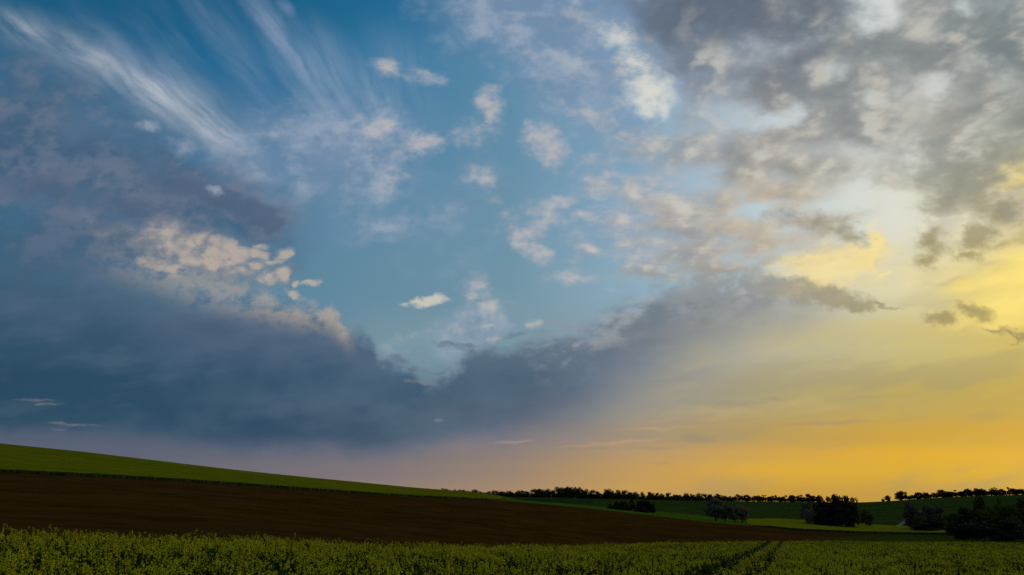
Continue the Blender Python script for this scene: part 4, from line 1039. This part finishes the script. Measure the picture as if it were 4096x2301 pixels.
# trees on the right-hand ridge ---------------------------------------------------------
RIDGE = [((398.7, 862.0, -0.21, 3.42), 'round', 'tiny leaning tree at the left end of the right-hand ridge'),
         ((402.8, 860.0, 2.88, 6.40), 'round', 'small round tree left of the big one on the right-hand ridge'),
         ((410.2, 845.0, 7.29, 12.60), 'round', 'biggest broad tree standing alone on the right-hand ridge'),
         ((414.5, 838.0, 2.41, 3.74), 'open', 'little shrub like tree at the right foot of the biggest ridge tree'),
         ((416.2, 834.0, 2.20, 3.72), 'open', 'sparse thin tree between the biggest ridge tree and the pair'),
         ((421.3, 830.0, 5.97, 8.25), 'round', 'left tree of the airy pair on the right-hand ridge'),
         ((426.3, 826.0, 5.94, 8.21), 'round', 'right tree of the airy pair on the right-hand ridge'),
         ((430.9, 818.0, 4.90, 6.09), 'open', 'low tree leading the long ridge row just after the airy pair')]
for p_, f_, l_ in RIDGE:
    tree('ridge_tree', p_[:3] + (p_[3] * 0.82,), f_, M['leaf_far'], l_)
RIDGE_ROW = [(435.5, 815.0, 8.21, 8.10), (439.0, 812.0, 7.01, 7.26), (443.5, 810.0, 6.60, 7.24), (448.6, 808.0, 7.94, 7.63), (452.4, 805.0, 6.95, 6.40), (457.6, 803.0, 9.24, 5.99), (460.0, 800.0, 7.29, 5.57), (463.9, 798.0, 9.38, 7.14), (467.9, 796.0, 9.16, 7.92), (472.1, 793.0, 7.22, 6.31),
             (476.7, 790.0, 10.24, 7.07), (481.9, 788.0, 8.88, 7.05), (487.8, 785.0, 10.36, 4.69), (493.4, 783.0, 9.20, 7.01), (497.8, 781.0, 8.62, 6.99), (504.4, 779.0, 9.34, 7.75)]
for k, w_ in enumerate(RIDGE_ROW):
    tree('ridge_tree', w_, 'open' if k % 3 == 0 else 'round', M['leaf_far'], ORD[k] + ' tree from the left in the long row on the right-hand ridge', group='long row on the right-hand ridge')
hedge('hedge', [(411.8, 842.0, -1.21, 0.42)[:2], (428.5, 822.0, -1.18, 0.41)[:2], (461.8, 802.0, -1.15, 0.40)[:2], (507.1, 780.0, -1.12, 0.39)[:2]], 4.6, 2.4, 'dark hedge running under the ridge trees at right')

# middle distance ------------------------------------------------------------------------
CONIF = [((49.7, 432.0, -4.74, 6.41), 'bush', 'low dark shrub at the left foot of the conifer clump'), ((53.0, 432.0, -2.68, 5.13), 'spruce', 'short dark conifer at the left end of the conifer clump'),
         ((56.5, 434.0, -1.24, 5.59), 'spruce', 'dark conifer third from the left in the conifer clump'), ((58.1, 430.0, -1.44, 5.54), 'column', 'dark upright tree left of the middle of the conifer clump'),
         ((61.3, 434.0, -1.56, 5.59), 'spruce', 'dark conifer just left of the tallest one in the clump'), ((64.8, 436.0, 0.21, 6.05), 'spruce', 'tallest dark conifer of the clump above the brown slope'),
         ((67.6, 432.0, -1.86, 5.13), 'spruce', 'dark conifer just right of the tallest one in the clump'), ((70.4, 432.0, -1.03, 5.99), 'column', 'rounded dark tree in the right half of the conifer clump'),
         ((72.9, 430.0, -1.03, 5.96), 'column', 'rounded dark tree near the right end of the conifer clump'), ((74.9, 430.0, -3.28, 4.68), 'bush', 'low dark shrub at the right end of the conifer clump'),
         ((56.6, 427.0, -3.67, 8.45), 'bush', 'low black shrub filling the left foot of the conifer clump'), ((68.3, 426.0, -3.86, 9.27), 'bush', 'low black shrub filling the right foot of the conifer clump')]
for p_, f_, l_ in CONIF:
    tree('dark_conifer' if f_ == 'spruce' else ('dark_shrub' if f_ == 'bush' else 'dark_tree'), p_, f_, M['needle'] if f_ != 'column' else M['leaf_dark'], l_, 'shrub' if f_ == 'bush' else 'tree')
tree('pale_bush', (63.6, 424.0, -6.06, 4.19), 'bush', M['blossom'], 'small pale bush at the foot of the tallest conifer', 'shrub')
BLOS = [((100.4, 398.0, 0.00, 9.86), 'fine', 'tallest pale blossoming tree with bare lower trunks'), ((104.6, 396.0, -3.21, 6.66), 'fine', 'low blossoming tree in the middle of the pale group'),
        ((109.6, 397.0, -3.41, 6.28), 'fine', 'thin blossoming tree between the tallest and the right-hand one'), ((113.7, 399.0, -3.05, 7.11), 'fine', 'round pinkish blossoming tree at the right of the pale group')]
for p_, f_, l_ in BLOS:
    tree('blossom_tree', p_, f_, M['blossom'], l_)
BLOCK = [((154.3, 404.0, 1.16, 6.01), 'column', 'dark dense tree at the left end of the black tree block'), ((157.5, 402.0, 0.58, 5.98), 'column', 'dark dense tree second from the left in the black tree block'),
         ((162.0, 402.0, 1.54, 7.18), 'column', 'tallest dark dense tree in the middle of the black tree block'), ((166.7, 402.0, 0.96, 6.78), 'column', 'dark dense tree second from the right in the black tree block'),
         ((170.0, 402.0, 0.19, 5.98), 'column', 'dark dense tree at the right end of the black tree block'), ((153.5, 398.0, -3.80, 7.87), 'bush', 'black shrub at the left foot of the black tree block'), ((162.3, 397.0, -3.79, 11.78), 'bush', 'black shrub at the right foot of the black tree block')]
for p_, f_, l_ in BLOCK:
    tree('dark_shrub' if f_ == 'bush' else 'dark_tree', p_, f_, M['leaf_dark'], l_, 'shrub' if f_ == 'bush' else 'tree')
tree('blossom_tree', (150.3, 412.0, -1.97, 6.93), 'fineopen', M['blossom'], 'faint pinkish blossoming tree just left of the black tree block')
tree('blossom_bush', (150.0, 406.0, -5.22, 5.21), 'bush', M['blossom'], 'low pinkish bush against the left foot of the black tree block', 'shrub')
tree('small_tree', (184.2, 420.0, -5.80, 6.22), 'fine', M['leaf_bush'], 'small dull tree standing alone right of the black tree block')
# thicket at the right edge -----------------------------------------------------------------
THICK = [((198.9, 402.0, -1.34, 7.17), 'fine', 'blossom_dim', 'pale rounded blossoming tree standing above the thicket beside the track'), ((208.5, 400.0, -3.43, 11.47), 'fine', 'blossom_dim', 'broad dull blossoming tree left of the big thicket'),
         ((198.9, 394.0, -8.06, 8.55), 'bush', 'leaf_bush', 'dark bush beside the pale track'), ((204.4, 390.0, -9.26, 10.37), 'bush', 'leaf_dark', 'low black bush under the broad dull blossoming tree'),
         ((196.7, 386.0, -10.99, 10.25), 'bush', 'leaf_dark', 'low black bush right behind the small yellow field'), ((155.7, 285.0, -4.88, 6.19), 'bush', 'leaf_bush', 'rounded olive bush at the left end of the big thicket'),
         ((148.4, 262.0, -2.62, 9.58), 'bush', 'leaf_bush', 'broad olive tree sized bush in the middle of the big thicket'), ((159.9, 275.0, 0.66, 3.82), 'column', 'leaf_bush', 'slender upright tree rising out of the big thicket'),
         ((155.9, 262.0, -2.62, 7.77), 'bush', 'leaf_bush', 'olive bush right of the broad one in the big thicket'), ((169.6, 280.0, -0.27, 3.33), 'column', 'leaf_bush', 'thin upright tree between the two slender ones of the thicket'),
         ((159.3, 258.0, -1.85, 7.66), 'bush', 'leaf_bush', 'olive bush near the right edge of the picture'), ((166.2, 262.0, 0.50, 5.72), 'column', 'leaf_bush', 'tall upright tree at the right edge of the picture'),
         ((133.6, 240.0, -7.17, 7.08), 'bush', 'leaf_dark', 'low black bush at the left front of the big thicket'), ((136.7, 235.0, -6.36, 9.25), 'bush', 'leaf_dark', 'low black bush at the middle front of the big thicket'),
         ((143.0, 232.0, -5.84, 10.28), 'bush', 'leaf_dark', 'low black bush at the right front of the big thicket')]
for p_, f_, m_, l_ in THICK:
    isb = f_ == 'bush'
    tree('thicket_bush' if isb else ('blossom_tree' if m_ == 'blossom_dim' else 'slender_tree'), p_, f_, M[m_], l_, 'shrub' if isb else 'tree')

# pale track and a yellow patch beside it ------------------------------------------------------
def ribbon(name, centre, half, mat, lift=0.06):
    P_ = np.array(centre); V = []
    for i, (a, b) in enumerate(P_):
        d = P_[min(i + 1, len(P_) - 1)] - P_[max(i - 1, 0)]; d = d / np.hypot(*d); nrm = np.array([-d[1], d[0]])
        for s_ in (1, -1):
            x_, y_ = np.array([a, b]) + nrm * half * s_
            V.append((x_, y_, ground_z(x_, y_) + lift))
    n = len(P_); i = np.arange(n - 1) * 2
    o = obj(name, mesh_from(name, V, [np.stack([i, i + 1, i + 3, i + 2], axis=1)]), mat)
    return tag(o, kind='structure')


TRK = np.array([(182.19, 392.00, -15.76), (192.62, 410.00, -16.10), (205.66, 432.00, -15.75), (225.71, 466.00, -15.46), (252.78, 512.00, -15.06), (288.40, 570.00, -14.88)])
track = np.stack([np.interp(np.linspace(0, 5, 36), np.arange(6), TRK[:, k]) for k in (0, 1)], axis=1)
tag(ribbon('track', track, 1.3, M['gravel']), 'pale gravel track climbing past the thicket')

# two birds, far off over the cloud bank ---------------------------------------------------------
def bird(loc, turn, bank, label):
    e = bpy.data.objects.new('bird', None); col.objects.link(e); e.location = loc; e.rotation_euler = (bank, 0.0, turn)
    V = [(0, 0.16, 0), (0.03, 0.10, 0.0), (0, 0.10, 0.03), (-0.03, 0.10, 0), (0, 0.10, -0.03), (0.04, 0.0, 0), (0, 0.0, 0.035), (-0.04, 0, 0), (0, 0, -0.04), (0.012, -0.14, 0), (0, -0.14, 0.008), (-0.012, -0.14, 0), (0, -0.14, -0.01), (0.045, -0.22, 0.0), (-0.045, -0.22, 0.0)]
    tri = [(0, 2, 1), (0, 3, 2), (0, 4, 3), (0, 1, 4), (9, 13, 10), (11, 10, 14), (10, 13, 14)]
    qd = []
    for k in (1, 5):
        for i in range(4): qd.append((k + i, k + (i + 1) % 4, k + 4 + (i + 1) % 4, k + 4 + i))
    o = obj('body', mesh_from('bird_body', V, [qd, tri]), M['feather'], e)
    for s_ in (1, -1):
        W_ = [(0.03 * s_, 0.08, 0.02), (0.03 * s_, -0.03, 0.02), (0.22 * s_, -0.03, 0.09), (0.22 * s_, 0.09, 0.10), (0.46 * s_, -0.08, 0.05), (0.40 * s_, 0.03, 0.06)]
        wme = mesh_from('bird_wing', W_, [[(0, 1, 2, 3), (3, 2, 4, 5)]])
        obj('wing', wme, M['feather'], e)
    return tag(e, label, 'bird')


bird((-16.96, 190.00, 24.16), 0.6, 0.3, 'tiny dark bird, left of two against the blue grey cloud bank')
bird((-17.31, 215.00, 27.34), 2.4, -0.4, 'tiny dark bird, right of two against the blue grey cloud bank')
